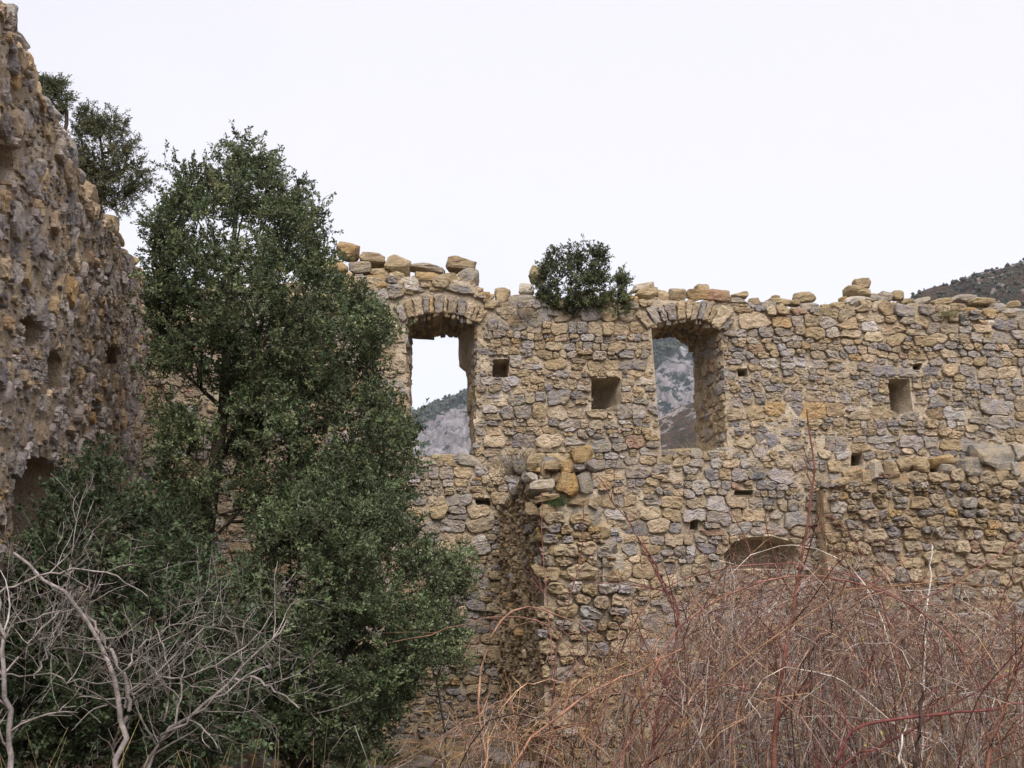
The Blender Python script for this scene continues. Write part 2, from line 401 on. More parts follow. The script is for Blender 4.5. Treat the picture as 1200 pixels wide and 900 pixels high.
def loft(F, fp, bp, depth, n, steps, close, rough=0.015, sd=0):
    a = resample(fp, n); b = resample(bp, n); VS = []
    for k in range(steps + 1):
        t = k / steps; P = a * (1 - t) + b * t; r_ = rough * (0 if k == 0 else 1)
        C = P.mean(0); d = nrm(P - C); P = P + d * (r_ * fbm(P[:, 0] * 8, P[:, 1] * 8, t * depth * 8, sd, 3)[:, None] * 2)
        VS.append(F.P(P[:, 0], P[:, 1], -0.01 - (depth - .01) * t))
    V = np.concatenate(VS); i = np.arange(n); j = (i + 1) % n
    q = np.concatenate([np.stack([k * n + i, k * n + j, (k + 1) * n + j, (k + 1) * n + i], 1) for k in range(steps)]); t = None
    if close:
        c = VS[-1].mean(0); V = np.vstack([V, c]); t = np.stack([steps * n + i, steps * n + j, np.full(n, len(V) - 1)], 1)
    return V, q, t
def merge(parts_):
    VS = []; QS = []; TS = []; base = 0
    for V, q, t in parts_:
        VS.append(V); QS.append(q + base)
        if t is not None and len(t): TS.append(t + base)
        base += len(V)
    return np.concatenate(VS), np.concatenate(QS), (np.concatenate(TS) if TS else None)

# ================================================================ GROUND
def ground_h(x, y):
    h = 0.10 * fbm(np.asarray(x) * .5, np.asarray(y) * .5, 0, 4, 4)
    h = h + 0.55 * np.clip((np.asarray(x) - 1.0) / 5, 0, 1) * np.clip((np.asarray(y) - 6) / 6, 0, 1)
    far = np.clip((np.hypot(x, y) - 25) / 120, 0, 1)
    return h * (1 - far) - 6 * far
gx = np.r_[-3500, -1500, -500, -150, -60, -30, np.linspace(-16, 16, 150), 30, 60, 150, 500, 1500, 3500]
gy = np.r_[-3500, -1500, -500, -150, -40, -10, np.linspace(-3, 22, 120), 35, 60, 150, 500, 1500, 3500]
GX, GY = np.meshgrid(gx, gy, indexing='ij'); GV = np.stack([GX, GY, ground_h(GX, GY)], -1).reshape(-1, 3)
I = np.arange(GX.size).reshape(GX.shape); GQ = np.stack([I[:-1, :-1], I[1:, :-1], I[1:, 1:], I[:-1, 1:]], -1).reshape(-1, 4)
mg = MT('dry_soil', 0.95, 0.1)
mg.color(mg.mix(1.0, mg.ramp(mg.noise(1.7, 8, 0.7), [(0.35, (.085, .06, .038)), (0.55, (.16, .12, .075)), (0.7, (.09, .10, .045))]), mg.ramp(mg.noise(40, 6, .8), [(0.3, 0.5), (0.7, 1.4)]), 'MULTIPLY'))
mg.bump(mg.noise(18, 8, 0.75), 1.0, 0.06)
g = link('ground', mesh_of('ground', GV, GQ), mg.m); g['kind'] = 'structure'

# ================================================================ BACK WALL
BA = math.radians(4.6); FB = Face((0, 14.0, 0.0), BA); TH = 1.1
# --- openings, front and back outlines read off the photograph
def arch_poly(F, l, r, ybot, yspring, yapex, n=0.0, k=9, lb=None, rb=None):
    pts = [(lb if lb else l, ybot)]; pts += [(l, yspring)]
    for t in np.linspace(0, 1, k)[1:-1]: pts.append((l + (r - l) * t, yspring + (yapex - yspring) * math.sin(math.pi * t) ** 0.8))
    pts += [(r, yspring + 3), (rb if rb else r, ybot)]; return F.poly(pts, n)
W1f = arch_poly(FB, 475, 560, 534, 376, 366, lb=478, rb=557); W1b_px = [(481, 553), (481, 395), (500, 394), (520, 393), (537, 396), (538, 431), (547, 436), (551, 462), (555, 553)]
W2f = arch_poly(FB, 763, 847, 528, 381, 374, lb=775, rb=853); W2b_px = [(768, 546), (758, 396), (792, 395), (806, 400), (812, 412), (818, 546)]
W1b = FB.poly(W1b_px, -TH); W2b = FB.poly(W2b_px, -TH)
FB.through = [W1b, W2b]
pits = [([(577, 442), (577, 421), (597, 420), (596, 442)], .45, (0, 0)),
        ([(693, 480), (693, 443), (728, 442), (727, 474), (710, 480)], .6, (.12, .0)),
        ([(1044, 480), (1040, 444), (1066, 444), (1070, 482), (1056, 487)], .55, (.1, 0)),
        ([(1070, 434), (1070, 426), (1082, 425), (1080, 433)], .3, (0, 0)),
        ([(865, 441), (864, 432), (876, 431), (877, 441)], .3, (0, 0)),
        ([(997, 546), (998, 530), (1011, 530), (1012, 545)], .35, (0, 0)),
        ([(852, 668), (848, 650), (860, 635), (880, 629), (905, 628), (926, 634), (937, 650), (936, 668)], .6, (0, 0)),
        ([(985, 678), (984, 668), (1000, 656), (1016, 664), (1018, 678)], .4, (0, 0)),
        ([(558, 592), (556, 584), (574, 583), (576, 592)], .3, (0, 0)),
        ([(808, 622), (809, 610), (818, 609), (818, 621)], .25, (0, 0)),
        ([(860, 580), (861, 574), (884, 574), (883, 580)], .25, (0, 0)),
        ([(1060, 605 - 170), (1060, 605 - 172), (1062, 432), (1062, 435)], .05, (0, 0))][:-1]
pitp = [FB.poly(p) for p, d, s in pits]
holes = [W1f, W2f] + pitp
TOPB = [(60, 368), (150, 360), (250, 352), (385, 345), (395, 322), (470, 325), (480, 322), (556, 330), (563, 346), (580, 350), (600, 358), (630, 352), (660, 352), (742, 350), (760, 350), (800, 352),
        (860, 355), (930, 362), (985, 362), (1000, 352), (1030, 352), (1045, 356), (1130, 360), (1170, 366), (1200, 372), (1420, 382)]
tb = FB.poly(TOPB); topB = lambda u: np.interp(u, tb[:, 0], tb[:, 1]) + 0.02 * vn(np.asarray(u) * 9, 0.5)
VLOW = FB.px(800, 536)[1]
flush = lambda u, v: np.clip(0.56 + 0.75 * fbm(u * .8, v * .8, 0, 51, 3) - 0.85 * np.clip((v - (topB(u) - 1.0)) / .8, 0, 1) - .75 * np.clip((VLOW - v) / .5, 0, 1) * .6, 0, 1)
def reliefB(u, v):
    f = flush(u, v); return -0.042 * (1 - f) + 0.009 * f + 0.020 * fbm(u * 7, v * 7, 0, 12, 4, .65) + 0.008 * vn(u * 31, v * 31, 0, 3)
uB0, uB1 = FB.px(60, 450)[0], FB.px(1400, 450)[0]
CV, CQ = core_grid(FB, uB0, uB1, -0.3, topB, 0.032, reliefB, holes, TH)
pieces = [(CV, CQ, None), loft(FB, W1f, W1b, TH, 90, 12, False, .02, 1), loft(FB, W2f, W2b, TH, 90, 12, False, .02, 2)]
for (p, d, s_), P in zip(pits, pitp):
    Cc = P.mean(0); B_ = Cc + (P - Cc) * .8 - np.array(s_); pieces.append(loft(FB, P, B_, d, 28, 5, True, .02, 5))
back_wall = thing('stone_wall', 'long ruined wall of tan rubble stone with two tall arched window openings', 'ruined wall', FB.P(0., 0., 0.))
V_, Q_, T_ = merge(pieces); part('wall_core', V_, M_mortar, back_wall, Q_, T_)

# reserved polygons for hand placed face stones (voussoirs)
def fan(F, pxin, pxout, n):
    a = resample(F.poly(pxin), 101, False); b = resample(F.poly(pxout), 101, False); ts = np.cumsum(np.r_[0, rng.uniform(.5, 1.5, n)]); ts = (ts / ts[-1] * 100).astype(int); a = a[ts]; b = b[ts]
    b[1:-1, 0] += rng.normal(0, .025, n - 1)
    a[1:-1] += rng.normal(0, .012, (n - 1, 2)) * [1, .6]; out = []
    for i in range(n):
        ext = rng.uniform(-.28, .06); b0, b1 = b[i] + (b[i] - a[i]) * ext, b[i + 1] + (b[i + 1] - a[i + 1]) * ext
        out.append(np.array([a[i] + (a[i + 1] - a[i]) * .06, a[i + 1] - (a[i + 1] - a[i]) * .06, b1 + (b0 - b1) * .07, b0 - (b0 - b1) * .07]))
    return out
v1 = fan(FB, [(470, 378), (485, 370), (515, 366.5), (540, 369), (562, 381)], [(460, 356), (478, 348), (515, 342), (550, 346), (574, 362)], 12)
v2 = fan(FB, [(758, 386), (780, 376), (805, 374), (830, 377), (850, 388)], [(742, 368), (770, 356), (805, 351), (840, 354), (866, 370)], 12)
v3 = fan(FB, [(845, 650), (858, 636), (880, 628), (905, 627), (928, 636), (938, 652)], [(830, 634), (848, 612), (880, 600), (910, 600), (940, 614), (954, 640)], 9)
res = [np.array([*FB.poly([(462, 380), (458, 352), (478, 345), (515, 339), (552, 344), (578, 362), (562, 383)])]),
       np.array([*FB.poly([(758, 388), (740, 368), (770, 353), (805, 348), (842, 352), (868, 370), (850, 390)])]),]
unused_ = [np.array([*FB.poly([(843, 655), (828, 634), (848, 610), (880, 598), (912, 598), (942, 612), (956, 640), (940, 655)])])]
def okB(u, v):
    k = (v < topB(u) + 0.015)
    for H in holes + res: k = k & ~inpoly(u, v, H)
    return k
sdA = seeds(uB0, uB1, FB.px(600, 640)[1] - 2.5, 7.2, 0.09, 0.2, (0.9, 2.3), .4, .12, .22, 3, .06)
OUT, sd_ = outlines(sdA, okB, 18, 4.5, .003, .05)
C = OUT.mean(1); fl = flush(C[:, 0], C[:, 1]); n_ = len(OUT)
# some stones are lost under the mortar where it is flush
hide = (fl > .75) & (rng.random(n_) < .34); OUT, C, fl = OUT[~hide], C[~hide], fl[~hide]; n_ = len(OUT)
tt = 0.014 + 0.015 * rng.standard_normal(n_) * (1 - .4 * fl) + .004 * (1 - fl)
zone = fbm(C[:, 0] * .9, C[:, 1] * .9, 0, 91, 2)
tintB = np.where((zone > 0.05)[:, None], tints(n_, [3, 4, 3, 3.0, 1.2, 3.2, .5, .15, .6, 1.5]), tints(n_, [2.5, 2.5, 3, 4.5, 2.8, 4.5, .35, .3, .4, 1]))
batB = [ringed(FB, OUT, tt, tintB, -.09, .011, 1, prot=np.full(n_, .03))]
VO = np.array([resample(p, 18) for p in v1 + v2]); VO = VO + rng.normal(0, .006, VO.shape); VO = VO.mean(1, keepdims=True) + (VO - VO.mean(1, keepdims=True)) * .98
batB.append(ringed(FB, VO, np.full(len(VO), .035) + rng.normal(0, .01, len(VO)), tints(len(VO), [3, 3, 2, 3, 2, 2, .7, 0, .3, 3]), -.3, .01, 2, prot=np.full(len(VO), .03)))

# reveal stones: right and left jambs, soffits, as faces of their own
class Jamb:
    def __init__(s, fa, fb, dep, out):       # fa->fb front edge points (uv), matching back edge ba->bb
        s.fa, s.fb, s.ba, s.bb, s.dep, s.out = fa, fb, out[0], out[1], dep, out[2]
    def P(s, u, v, n=0.0):                   # u depth 0..dep, v 0..1*len
        u, v, n = np.broadcast_arrays(u, v, n); L = np.linalg.norm(s.fb - s.fa); t = (v / L)[..., None]; k = (u / s.dep)[..., None]
        q = (s.fa + (s.fb - s.fa) * t) * (1 - k) + (s.ba + (s.bb - s.ba) * t) * k + n[..., None] * s.out
        return FB.P(q[..., 0], q[..., 1], -u)
def jamb_stones(fa, fb, ba, bb, out, h=(.1, .22), wts=None, sdv=0, dep=TH):
    J = Jamb(fa, fb, dep, (ba, bb, np.array(out))); L = np.linalg.norm(fb - fa)
    s = seeds(0.02, dep, 0, L, h[0], h[1], (0.9, 2.0), .35, .02, .15, sdv)
    o, s = outlines(s, lambda u, v: (u > 0.0) & (u < dep) & (v > 0) & (v < L), 14, 3, .007)
    if J.out[0] < 0 or abs(J.out[1]) > .5 and J.out[1] < 0: o = o[:, ::-1]
    n = len(o); return ringed(J, o, .012 + .02 * rng.random(n), tints(n, wts or [3, 3, 3, 2, 1, 2, .4, .1, .2, 2]), -.05, .01, 3, prot=np.full(n, .035))
def P2(F, x, y, n=0.): return F.px(x, y, n)
batB.append(jamb_stones(P2(FB, 557, 532), P2(FB, 560, 380), P2(FB, 555, 551, -TH), P2(FB, 546, 398, -TH), (-1, 0), sdv=11))
batB.append(jamb_stones(P2(FB, 478, 532), P2(FB, 475, 380), P2(FB, 481, 551, -TH), P2(FB, 481, 395, -TH), (1, 0), sdv=12))
batB.append(jamb_stones(P2(FB, 853, 526), P2(FB, 847, 386), P2(FB, 818, 545, -TH), P2(FB, 812, 408, -TH), (-1, 0), sdv=13))
batB.append(jamb_stones(P2(FB, 560, 379), P2(FB, 517, 367), P2(FB, 545, 396, -TH), P2(FB, 515, 393, -TH), (0, -1), (.07, .13), sdv=14))
batB.append(jamb_stones(P2(FB, 517, 367), P2(FB, 475, 377), P2(FB, 515, 393, -TH), P2(FB, 481, 395, -TH), (0, -1), (.07, .13), sdv=15))
batB.append(jamb_stones(P2(FB, 847, 384), P2(FB, 805, 375), P2(FB, 812, 410, -TH), P2(FB, 790, 395, -TH), (0, -1), (.07, .13), sdv=16))
batB.append(jamb_stones(P2(FB, 805, 375), P2(FB, 763, 382), P2(FB, 790, 395, -TH), P2(FB, 760, 396, -TH), (0, -1), (.07, .13), sdv=17))

# loose and bedded stones read off the photo: (cx, cy, w, h, colour, setback)
T_, O_, G_, D_, W_, R_, B_ = (.42, .33, .20), (.43, .285, .13), (.33, .31, .285), (.22, .21, .205), (.55, .51, .45), (.33, .19, .13), (.31, .235, .15)
caps = [(407, 297, 27, 19, O_, .3), (437, 305, 29, 15, B_, .3), (422, 315, 25, 14, D_, .2), (396, 314, 23, 15, O_, .3), (445, 321, 22, 13, T_, .2), (467, 312, 28, 23, T_, .2), (500, 316, 40, 11, G_, .3), (503, 326, 31, 13, O_, .12),
        (540, 311, 35, 16, B_, .3), (549, 325, 25, 21, G_, .15), (527, 328, 19, 12, T_, .12), (411, 331, 26, 19, O_, .12), (441, 334, 28, 20, O_, .1), (463, 328, 14, 16, T_, .12), (477, 338, 15, 16, T_, .08), (493, 338, 16, 12, G_, .1), (511, 338, 17, 10, T_, .1), (396, 330, 14, 14, B_, .2), (399, 348, 24, 14, B_, .1), (424, 350, 22, 13, T_, .08), (446, 354, 22, 12, G_, .1), (389, 362, 20, 12, T_, .1),
        (566, 349, 17, 12, O_, .1), (589, 347, 18, 18, T_, .15), (614, 360, 38, 22, G_, .2), (617, 339, 17, 13, W_, .3), (631, 322, 21, 21, T_, .3), (636, 353, 18, 24, T_, .2), (590, 361, 18, 9, B_, .08), (575, 359, 16, 10, T_, .08), (601, 376, 22, 12, T_, .06), (583, 376, 24, 13, G_, .04), (626, 379, 18, 12, G_, .05),
        (683, 346, 29, 7, T_, .15), (692, 354, 21, 9, G_, .08), (710, 346, 15, 10, B_, .15), (713, 357, 18, 9, B_, .1), (736, 353, 22, 11, O_, .1), (722, 362, 20, 8, T_, .06), (665, 354, 16, 12, B_, .12), (683, 365, 17, 11, W_, .04), (705, 366, 22, 10, T_, .04), (648, 366, 15, 12, G_, .05), (664, 368, 16, 10, B_, .05), (735, 368, 28, 9, G_, .03),
        (752, 338, 26, 9, W_, .3), (757, 347, 28, 13, T_, .2), (777, 348, 14, 15, T_, .15), (793, 346, 19, 15, B_, .15), (816, 346, 24, 14, O_, .15), (821, 340, 18, 10, T_, .2), (840, 348, 26, 14, R_, .12), (866, 348, 19, 8, T_, .2), (864, 355, 20, 7, G_, .12), (884, 355, 14, 10, B_, .15), (899, 359, 18, 10, G_, .15),
        (911, 356, 25, 10, T_, .2), (909, 349, 10, 5, B_, .3), (931, 355, 14, 7, B_, .2), (944, 349, 25, 12, T_, .25), (949, 361, 22, 12, G_, .12), (968, 362, 16, 9, B_, .2), (980, 360, 16, 9, T_, .15), (988, 351, 10, 6, O_, .2), (1009, 334, 19, 12, B_, .3), (1003, 344, 29, 12, T_, .25), (1000, 355, 22, 14, W_, .12), (1022, 349, 13, 10, G_, .2), (1035, 350, 20, 12, G_, .2), (1050, 347, 15, 11, T_, .2),
        (1062, 354, 14, 8, B_, .2), (1078, 354, 21, 8, G_, .2), (1101, 355, 24, 8, T_, .2), (1128, 351, 26, 9, G_, .3), (1148, 354, 28, 9, T_, .2), (1119, 361, 20, 10, B_, .1), (1166, 361, 20, 11, G_, .15), (1188, 370, 28, 19, G_, .05), (1139, 367, 19, 12, O_, .06), (1158, 368, 17, 11, O_, .05), (1172, 373, 14, 11, B_, .05), (1160, 378, 15, 8, W_, .0), (1215, 368, 24, 12, T_, .2), (1240, 370, 26, 12, G_, .2), (1268, 372, 24, 12, B_, .2),
        (1185, 358, 16, 7, T_, .5), (500, 542, 26, 15, G_, .02), (523, 540, 33, 17, T_, .02), (550, 540, 28, 15, G_, .02), (575, 543, 22, 14, B_, .0), (797, 532, 27, 16, B_, .04), (815, 532, 14, 12, G_, .04), (833, 534, 20, 11, B_, .04), (852, 531, 28, 14, G_, .02), (781, 537, 14, 10, T_, .03), (1000, 530 + 23, 22, 12, (.45, .22, .12), -.02)]
for x in range(180, 390, 18): caps.append((x + random.uniform(-4, 4), np.interp(x, [180, 250, 390], [353, 345, 340]) - 2, random.uniform(14, 26), random.uniform(9, 15), random.choice([T_, G_, B_, O_]), .2))
def photo_rocks(F, caps, seed, depthk=0.9, spread=.1):
    cen = []; hf = []; tn = []
    for cx, cy, w_, h_, c, sb in caps:
        p = F.px(cx, cy, -sb); P = F.P(p[0], p[1], -sb); sc = (P[1] - 0) / FPX * 1.0
        a_, b_ = w_ / 2 * sc * 1.06, h_ / 2 * sc * 1.06; dn = max(min(a_, .2), b_) * depthk
        cen.append(P - F.N * max(0, dn - sb - .02) * (1 if sb < dn else 0)); hf.append((a_, b_, dn)); tn.append(np.array(c) * (1 + rng.normal(0, .07)))
    V, q, t = rocks(np.array(cen), np.array(hf), axes_of(F, len(caps), spread, seed), seed)
    return V, q, t, np.array(tn)
batB.append(photo_rocks(FB, caps, 21))
# rocks behind the front row, filling the wall head
fill = []
uu = np.arange(uB0, uB1, .17); cen = []; hf = []
for row, nn_ in enumerate((-.55, -.85)):
    for u in uu:
        u_ = u + random.uniform(-.06, .06); b_ = random.uniform(.05, .09); cen.append(FB.P(u_, float(topB(u_)) - .02, nn_ + random.uniform(-.06, .06))); hf.append((random.uniform(.07, .13), b_, random.uniform(.08, .14)))
V, q, t = rocks(np.array(cen), np.array(hf), axes_of(FB, len(cen), .25, 5), 5); batB.append((V, q, t, tints(len(cen), [3, 3, 3, 3, 2, 2, .4, .1, .3, 2])))
cen = []; hf = []
for u in np.arange(uB0, uB1, .15):
    u_ = u + random.uniform(-.05, .05); a_ = random.uniform(.05, .11); b_ = random.uniform(.025, .055); cen.append(FB.P(u_, float(topB(u_)) + b_ * .3, -.1 - random.uniform(0, .12))); hf.append((a_, b_, .1))
V, q, t = rocks(np.array(cen), np.array(hf), axes_of(FB, len(cen), .15, 15), 15); batB.append((V, q, t, tints(len(cen), [3, 3, 3, 3, 2, 2, .4, .1, .3, 2])))
emit_stones(back_wall, batB, M_stone, 290)
# small pinning stones in the joints
def chips(F, root, mat, u0, u1, v0, v1, okf, relief, n, seed, size=(.012, .04), wts=(3, 4, 3, 2, 1, 2, .6, .2, .8, 2)):
    r = np.random.default_rng(seed); u = r.uniform(u0, u1, n); v = r.uniform(v0, v1, n); k = okf(u, v); u, v = u[k], v[k]; n = len(u)
    A = 7; th = np.linspace(0, 2 * np.pi, A, endpoint=False)[None] + r.uniform(0, 1, (n, 1)); s = size[0] + (size[1] - size[0]) * r.random((n, 1)) ** 2
    rad = s * (1 + .25 * r.standard_normal((n, A))); out = np.stack([u[:, None] + rad * 1.3 * np.cos(th), v[:, None] + rad * .8 * np.sin(th)], -1)
    top = relief(u, v) + s[:, 0] * .7
    P1 = F.P(out[..., 0], out[..., 1], (top - s[:, 0] * 1.8)[:, None]); o2 = out.mean(1, keepdims=True) + (out - out.mean(1, keepdims=True)) * .6
    P2_ = F.P(o2[..., 0], o2[..., 1], top[:, None] + r.normal(0, .003, (n, A))); V = np.concatenate([P1, P2_], 1)
    a = np.arange(A); b = (a + 1) % A; q = np.stack([a, b, A + b, A + a], 1); t = np.array([[A, A + i, A + i + 1] for i in range(1, A - 1)])
    off = (np.arange(n) * 2 * A)[:, None, None]
    part('pinning_stones', V.reshape(-1, 3), mat, root, (q[None] + off).reshape(-1, 4), (t[None] + off).reshape(-1, 3), np.repeat(tints(n, wts), 2 * A, 0), False, True)
chips(FB, back_wall, M_stone, FB.px(150, 400)[0], FB.px(1230, 400)[0], 1.2, 6.6, okB, reliefB, 9000, 8)

# ================================================================ LEFT WALL
LD = math.radians(10.3)
corner2 = FB.P(FB.px(171, 450)[0], 0.0, 0.0)
FL = Face((corner2[0], corner2[1], 0.0), math.pi / 2 + LD)    # U points away from the camera, N faces right
FL.through = []
TOPL = [(-45, -95), (-20, -40), (0, 8), (12, 20), (14, 42), (28, 60), (36, 92), (45, 108), (62, 128), (72, 152), (84, 175), (88, 200), (98, 232), (118, 252), (132, 266), (140, 290), (152, 305), (162, 318), (171, 333)]
tl = FL.poly(TOPL); tl = tl[np.argsort(tl[:, 0])]; topL = lambda u: np.interp(u, tl[:, 0], tl[:, 1]) + 0.03 * vn(np.asarray(u) * 7, 1.5)
pitsL = [([(0, 225), (-14, 190), (-6, 166), (14, 172), (18, 195), (10, 215)], .4), ([(24, 408), (22, 376), (34, 368), (47, 383), (47, 406)], .7), ([(54, 455), (55, 418), (64, 406), (74, 422), (74, 458)], .7), ([(82, 456), (84, 440), (89, 442), (90, 456)], .2),
         ([(123, 430), (124, 408), (134, 405), (139, 426)], .6), ([(105, 480 + 10), (106, 472), (111, 470), (114, 488)], .2), ([(0, 372), (-4, 350), (5, 348), (8, 362)], .25),
         ([(14, 640), (14, 575), (18, 556), (30, 540), (48, 534), (62, 540), (71, 553), (73, 640)], 1.05), ([(61, 190 + 140), (62, 318), (68, 318), (68, 332)], .2)]
pl = [FL.poly(p) for p, d in pitsL]
def reliefL(u, v):
    return 0.04 * fbm(u * 1.6, v * 1.3, 0, 61, 4, .6) + 0.026 * fbm(u * 8, v * 5, 0, 62, 4, .7) + 0.012 * vn(u * 30, v * 24, 0, 63)
uL0, uL1 = -8.4, 0.35
CV, CQ = core_grid(FL, uL0, uL1, -0.4, topL, 0.034, reliefL, pl, 1.1)
pieces = [(CV, CQ, None)]
for (p, d), P in zip(pitsL, pl):
    Cc = P.mean(0); pieces.append(loft(FL, P, Cc + (P - Cc) * .8, d, 32, 6, True, .03, 9))
left_wall = thing('stone_wall', 'tall eroded grey brown rubble wall rising at the left edge, seen at a steep angle', 'ruined wall', FL.P(0., 0., 0.))
V_, Q_, T2 = merge(pieces); part('wall_core', V_, M_mortarL, left_wall, Q_, T2)
def okL(u, v):
    k = (v < topL(u) + .01)
    for H in pl: k &= ~inpoly(u, v, H)
    return k
sL = seeds(uL0, 0.1, 0.0, 10.2, .1, .25, (.6, 1.7), .6, .2, .2, 41, .12)
o, s_ = outlines(sL, okL, 16, 3.2, .006, .08)
k = rng.random(len(o)) < .88; o = o[k]; C = o.mean(1); n = len(o)
tL = tints(n, [1.2, 1, 2.5, 6, 4, 5, .5, .3, .4, 1]) * np.array([1.42, 1.33, 1.22])
batL = [ringed(FL, o, reliefL(C[:, 0], C[:, 1]) + .02 + .016 * rng.standard_normal(n), tL, -.14, .012, 4, edge=.35, prot=np.full(n, .045))]
Lc = [(4, 22, 26, 34, G_, .1), (20, 48, 18, 20, G_, .2), (28, 82, 20, 40, O_, .1), (40, 112, 14, 34, T_, .1), (14, 70, 12, 24, T_, .05), (57, 132, 18, 20, G_, .2), (52, 158, 16, 30, T_, .05), (80, 175, 18, 30, G_, .08), (88, 205, 14, 24, D_, .1), (101, 232, 18, 40, B_, .2), (104, 250, 18, 20, B_, .15), (128, 265, 18, 24, T_, .15), (137, 280, 10, 18, O_, .12), (143, 298, 12, 14, B_, .15), (154, 306, 14, 12, O_, .12), (160, 318, 12, 12, T_, .15), (167, 328, 12, 12, T_, .1), (148, 316, 10, 24, G_, .03), (36, 128, 10, 30, G_, .02)]
cen = []; hf = []; tn = []
for cx, cy, w_, h_, c, sb in Lc:
    p = FL.px(cx, cy, -sb); P = FL.P(p[0], p[1], -sb); sc = P[1] / FPX; b_ = h_ / 2 * sc * .8; cen.append(P); hf.append((max(b_, .1) * 1.2, b_, w_ / 2 * sc * 1.3)); tn.append(np.array(c) * 1.35)
V, q, t = rocks(np.array(cen), np.array(hf), axes_of(FL, len(cen), .15, 6), 6); batL.append((V, q, t, np.array(tn)))
cen = []; hf = []
for row in range(3):
    for u in np.arange(uL0, .4, .2):
        u_ = u + random.uniform(-.07, .07); cen.append(FL.P(u_, float(topL(u_)) - .03, -.12 - .32 * row)); hf.append((random.uniform(.09, .15), random.uniform(.06, .11), random.uniform(.1, .16)))
V, q, t = rocks(np.array(cen), np.array(hf), axes_of(FL, len(cen), .25, 7), 7); batL.append((V, q, t, tints(len(cen), [3, 1, 3, 3, 2, 2, .6, .1, .3, 2]) * 1.))
emit_stones(left_wall, batL, M_stoneL, 285)
chips(FL, left_wall, M_stoneL, -7.2, 0, 1.0, 9.5, okL, reliefL, 9000, 18, (.012, .04), (2, 1, 3, 4, 3, 3, .6, .3, .5, 2))

# ================================================================ SPUR WALL (broken cross wall)
SPL = 2.95
s0 = FB.P(FB.px(584, 560)[0], 0., 0.)
FS = Face((s0[0], s0[1], 0.), math.pi / 2 + LD); FS.N = -FS.N; FS.U = -FS.U   # U toward the camera, N faces left
FS.through = []
sfront = s0 + FS.U * SPL
FE = Face((sfront[0], sfront[1], 0.), 0.06); FE.through = []
def topS(u):
    u = np.asarray(u, float); return np.interp(u, [-.3, 0, .8, 1.6, 2.3, 2.8, 3.1], [2.95, 2.95, 3.0, 3.05, 3.12, 3.1, 3.05]) + .05 * vn(u * 6, 8.)
def reliefS(u, v): return 0.05 * fbm(u * 2, v * 1.6, 0, 71, 3) + .045 * fbm(u * 10, v * 6, 0, 72, 4, .7) + .012 * vn(u * 30, v * 22, 0, 73) - .03
CV, CQ = core_grid(FS, -.15, SPL - .12, -.3, topS, .035, reliefS, [], .54)
spur = thing('stone_wall', 'short broken cross wall jutting forward below the two arched windows, brown rubble side', 'ruined wall', s0)
part('wall_core', CV, M_rubble, spur, CQ)
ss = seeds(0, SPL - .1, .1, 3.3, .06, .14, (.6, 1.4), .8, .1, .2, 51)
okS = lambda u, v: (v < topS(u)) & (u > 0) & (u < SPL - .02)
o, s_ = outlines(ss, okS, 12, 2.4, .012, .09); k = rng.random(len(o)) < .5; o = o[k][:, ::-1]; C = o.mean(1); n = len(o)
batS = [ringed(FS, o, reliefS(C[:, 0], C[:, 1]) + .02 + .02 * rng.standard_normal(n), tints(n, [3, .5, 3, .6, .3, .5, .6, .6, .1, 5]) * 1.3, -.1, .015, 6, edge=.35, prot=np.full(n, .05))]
# end face
def okE(u, v): return (u > -.05 + .07 * vn(np.asarray(v) * 4, 6.)) & (u < 0.86 - .3 * np.clip((v - 1.95) / .5, 0, 1) + .06 * vn(np.asarray(v) * 3, 3.)) & (v < 2.62 + .1 * vn(np.asarray(u) * 4, 9.))
es = seeds(-.1, .95, .1, 2.75, .09, .17, (1.0, 2.5), .4, .03, .12, 52)
o, s_ = outlines(es, okE, 16, 3, .006, .06); n = len(o)
batS.append(ringed(FE, o, .03 + .04 * rng.random(n), tints(n, [4, 4, 3, 3, 1, 2, .9, .1, 1.0, 3]), -.3, .02, 7, prot=np.full(n, .05)))
er = [(628, 543, 23, 20, T_, .3), (610, 548, 16, 18, D_, .5), (622, 559, 20, 12, G_, .4), (650, 538, 20, 12, T_, .3), (682, 536, 27, 19, O_, .1), (667, 540, 22, 14, T_, .25), (660, 551, 16, 12, T_, .2), (672, 553, 12, 9, (.4, .22, .1), .15), (622, 560, 13, 11, W_, .1), (661, 567, 18, 24, O_, .1), (672, 570, 14, 28, (.4, .25, .1), .06), (686, 566, 18, 25, G_, .04), (634, 573, 31, 15, W_, .04), (640, 586, 30, 9, T_, .1), (643, 598, 22, 15, T_, .02), (624, 597, 16, 14, B_, .15), (677, 589, 24, 12, B_, .1), (684, 605, 34, 26, G_, .06), (645, 613, 26, 17, B_, .06), (648, 628, 30, 15, (.38, .28, .1), .0), (650, 643, 26, 12, T_, .04), (684, 625, 36, 11, T_, .04), (658, 657, 12, 15, O_, .02), (678, 640, 26, 22, T_, .02), (688, 648, 22, 20, D_, .0), (703, 644, 20, 20, W_, .04), (640, 658, 22, 12, G_, .1), (635, 669, 22, 13, T_, .05), (706, 622, 20, 18, T_, .06), (712, 642, 22, 16, G_, .05), (717, 666, 24, 34, W_, .0), (700, 660, 18, 14, G_, .05), (660, 672, 30, 12, T_, .04), (652, 560, 16, 14, B_, .12), (690, 548, 14, 12, B_, .25), (696, 586, 16, 14, B_, .15), (690, 674, 24, 12, T_, .05), (735, 690, 22, 20, G_, .0)]
batS.append(photo_rocks(FE, er, 33, 1.1, .14))
cen = []; hf = []
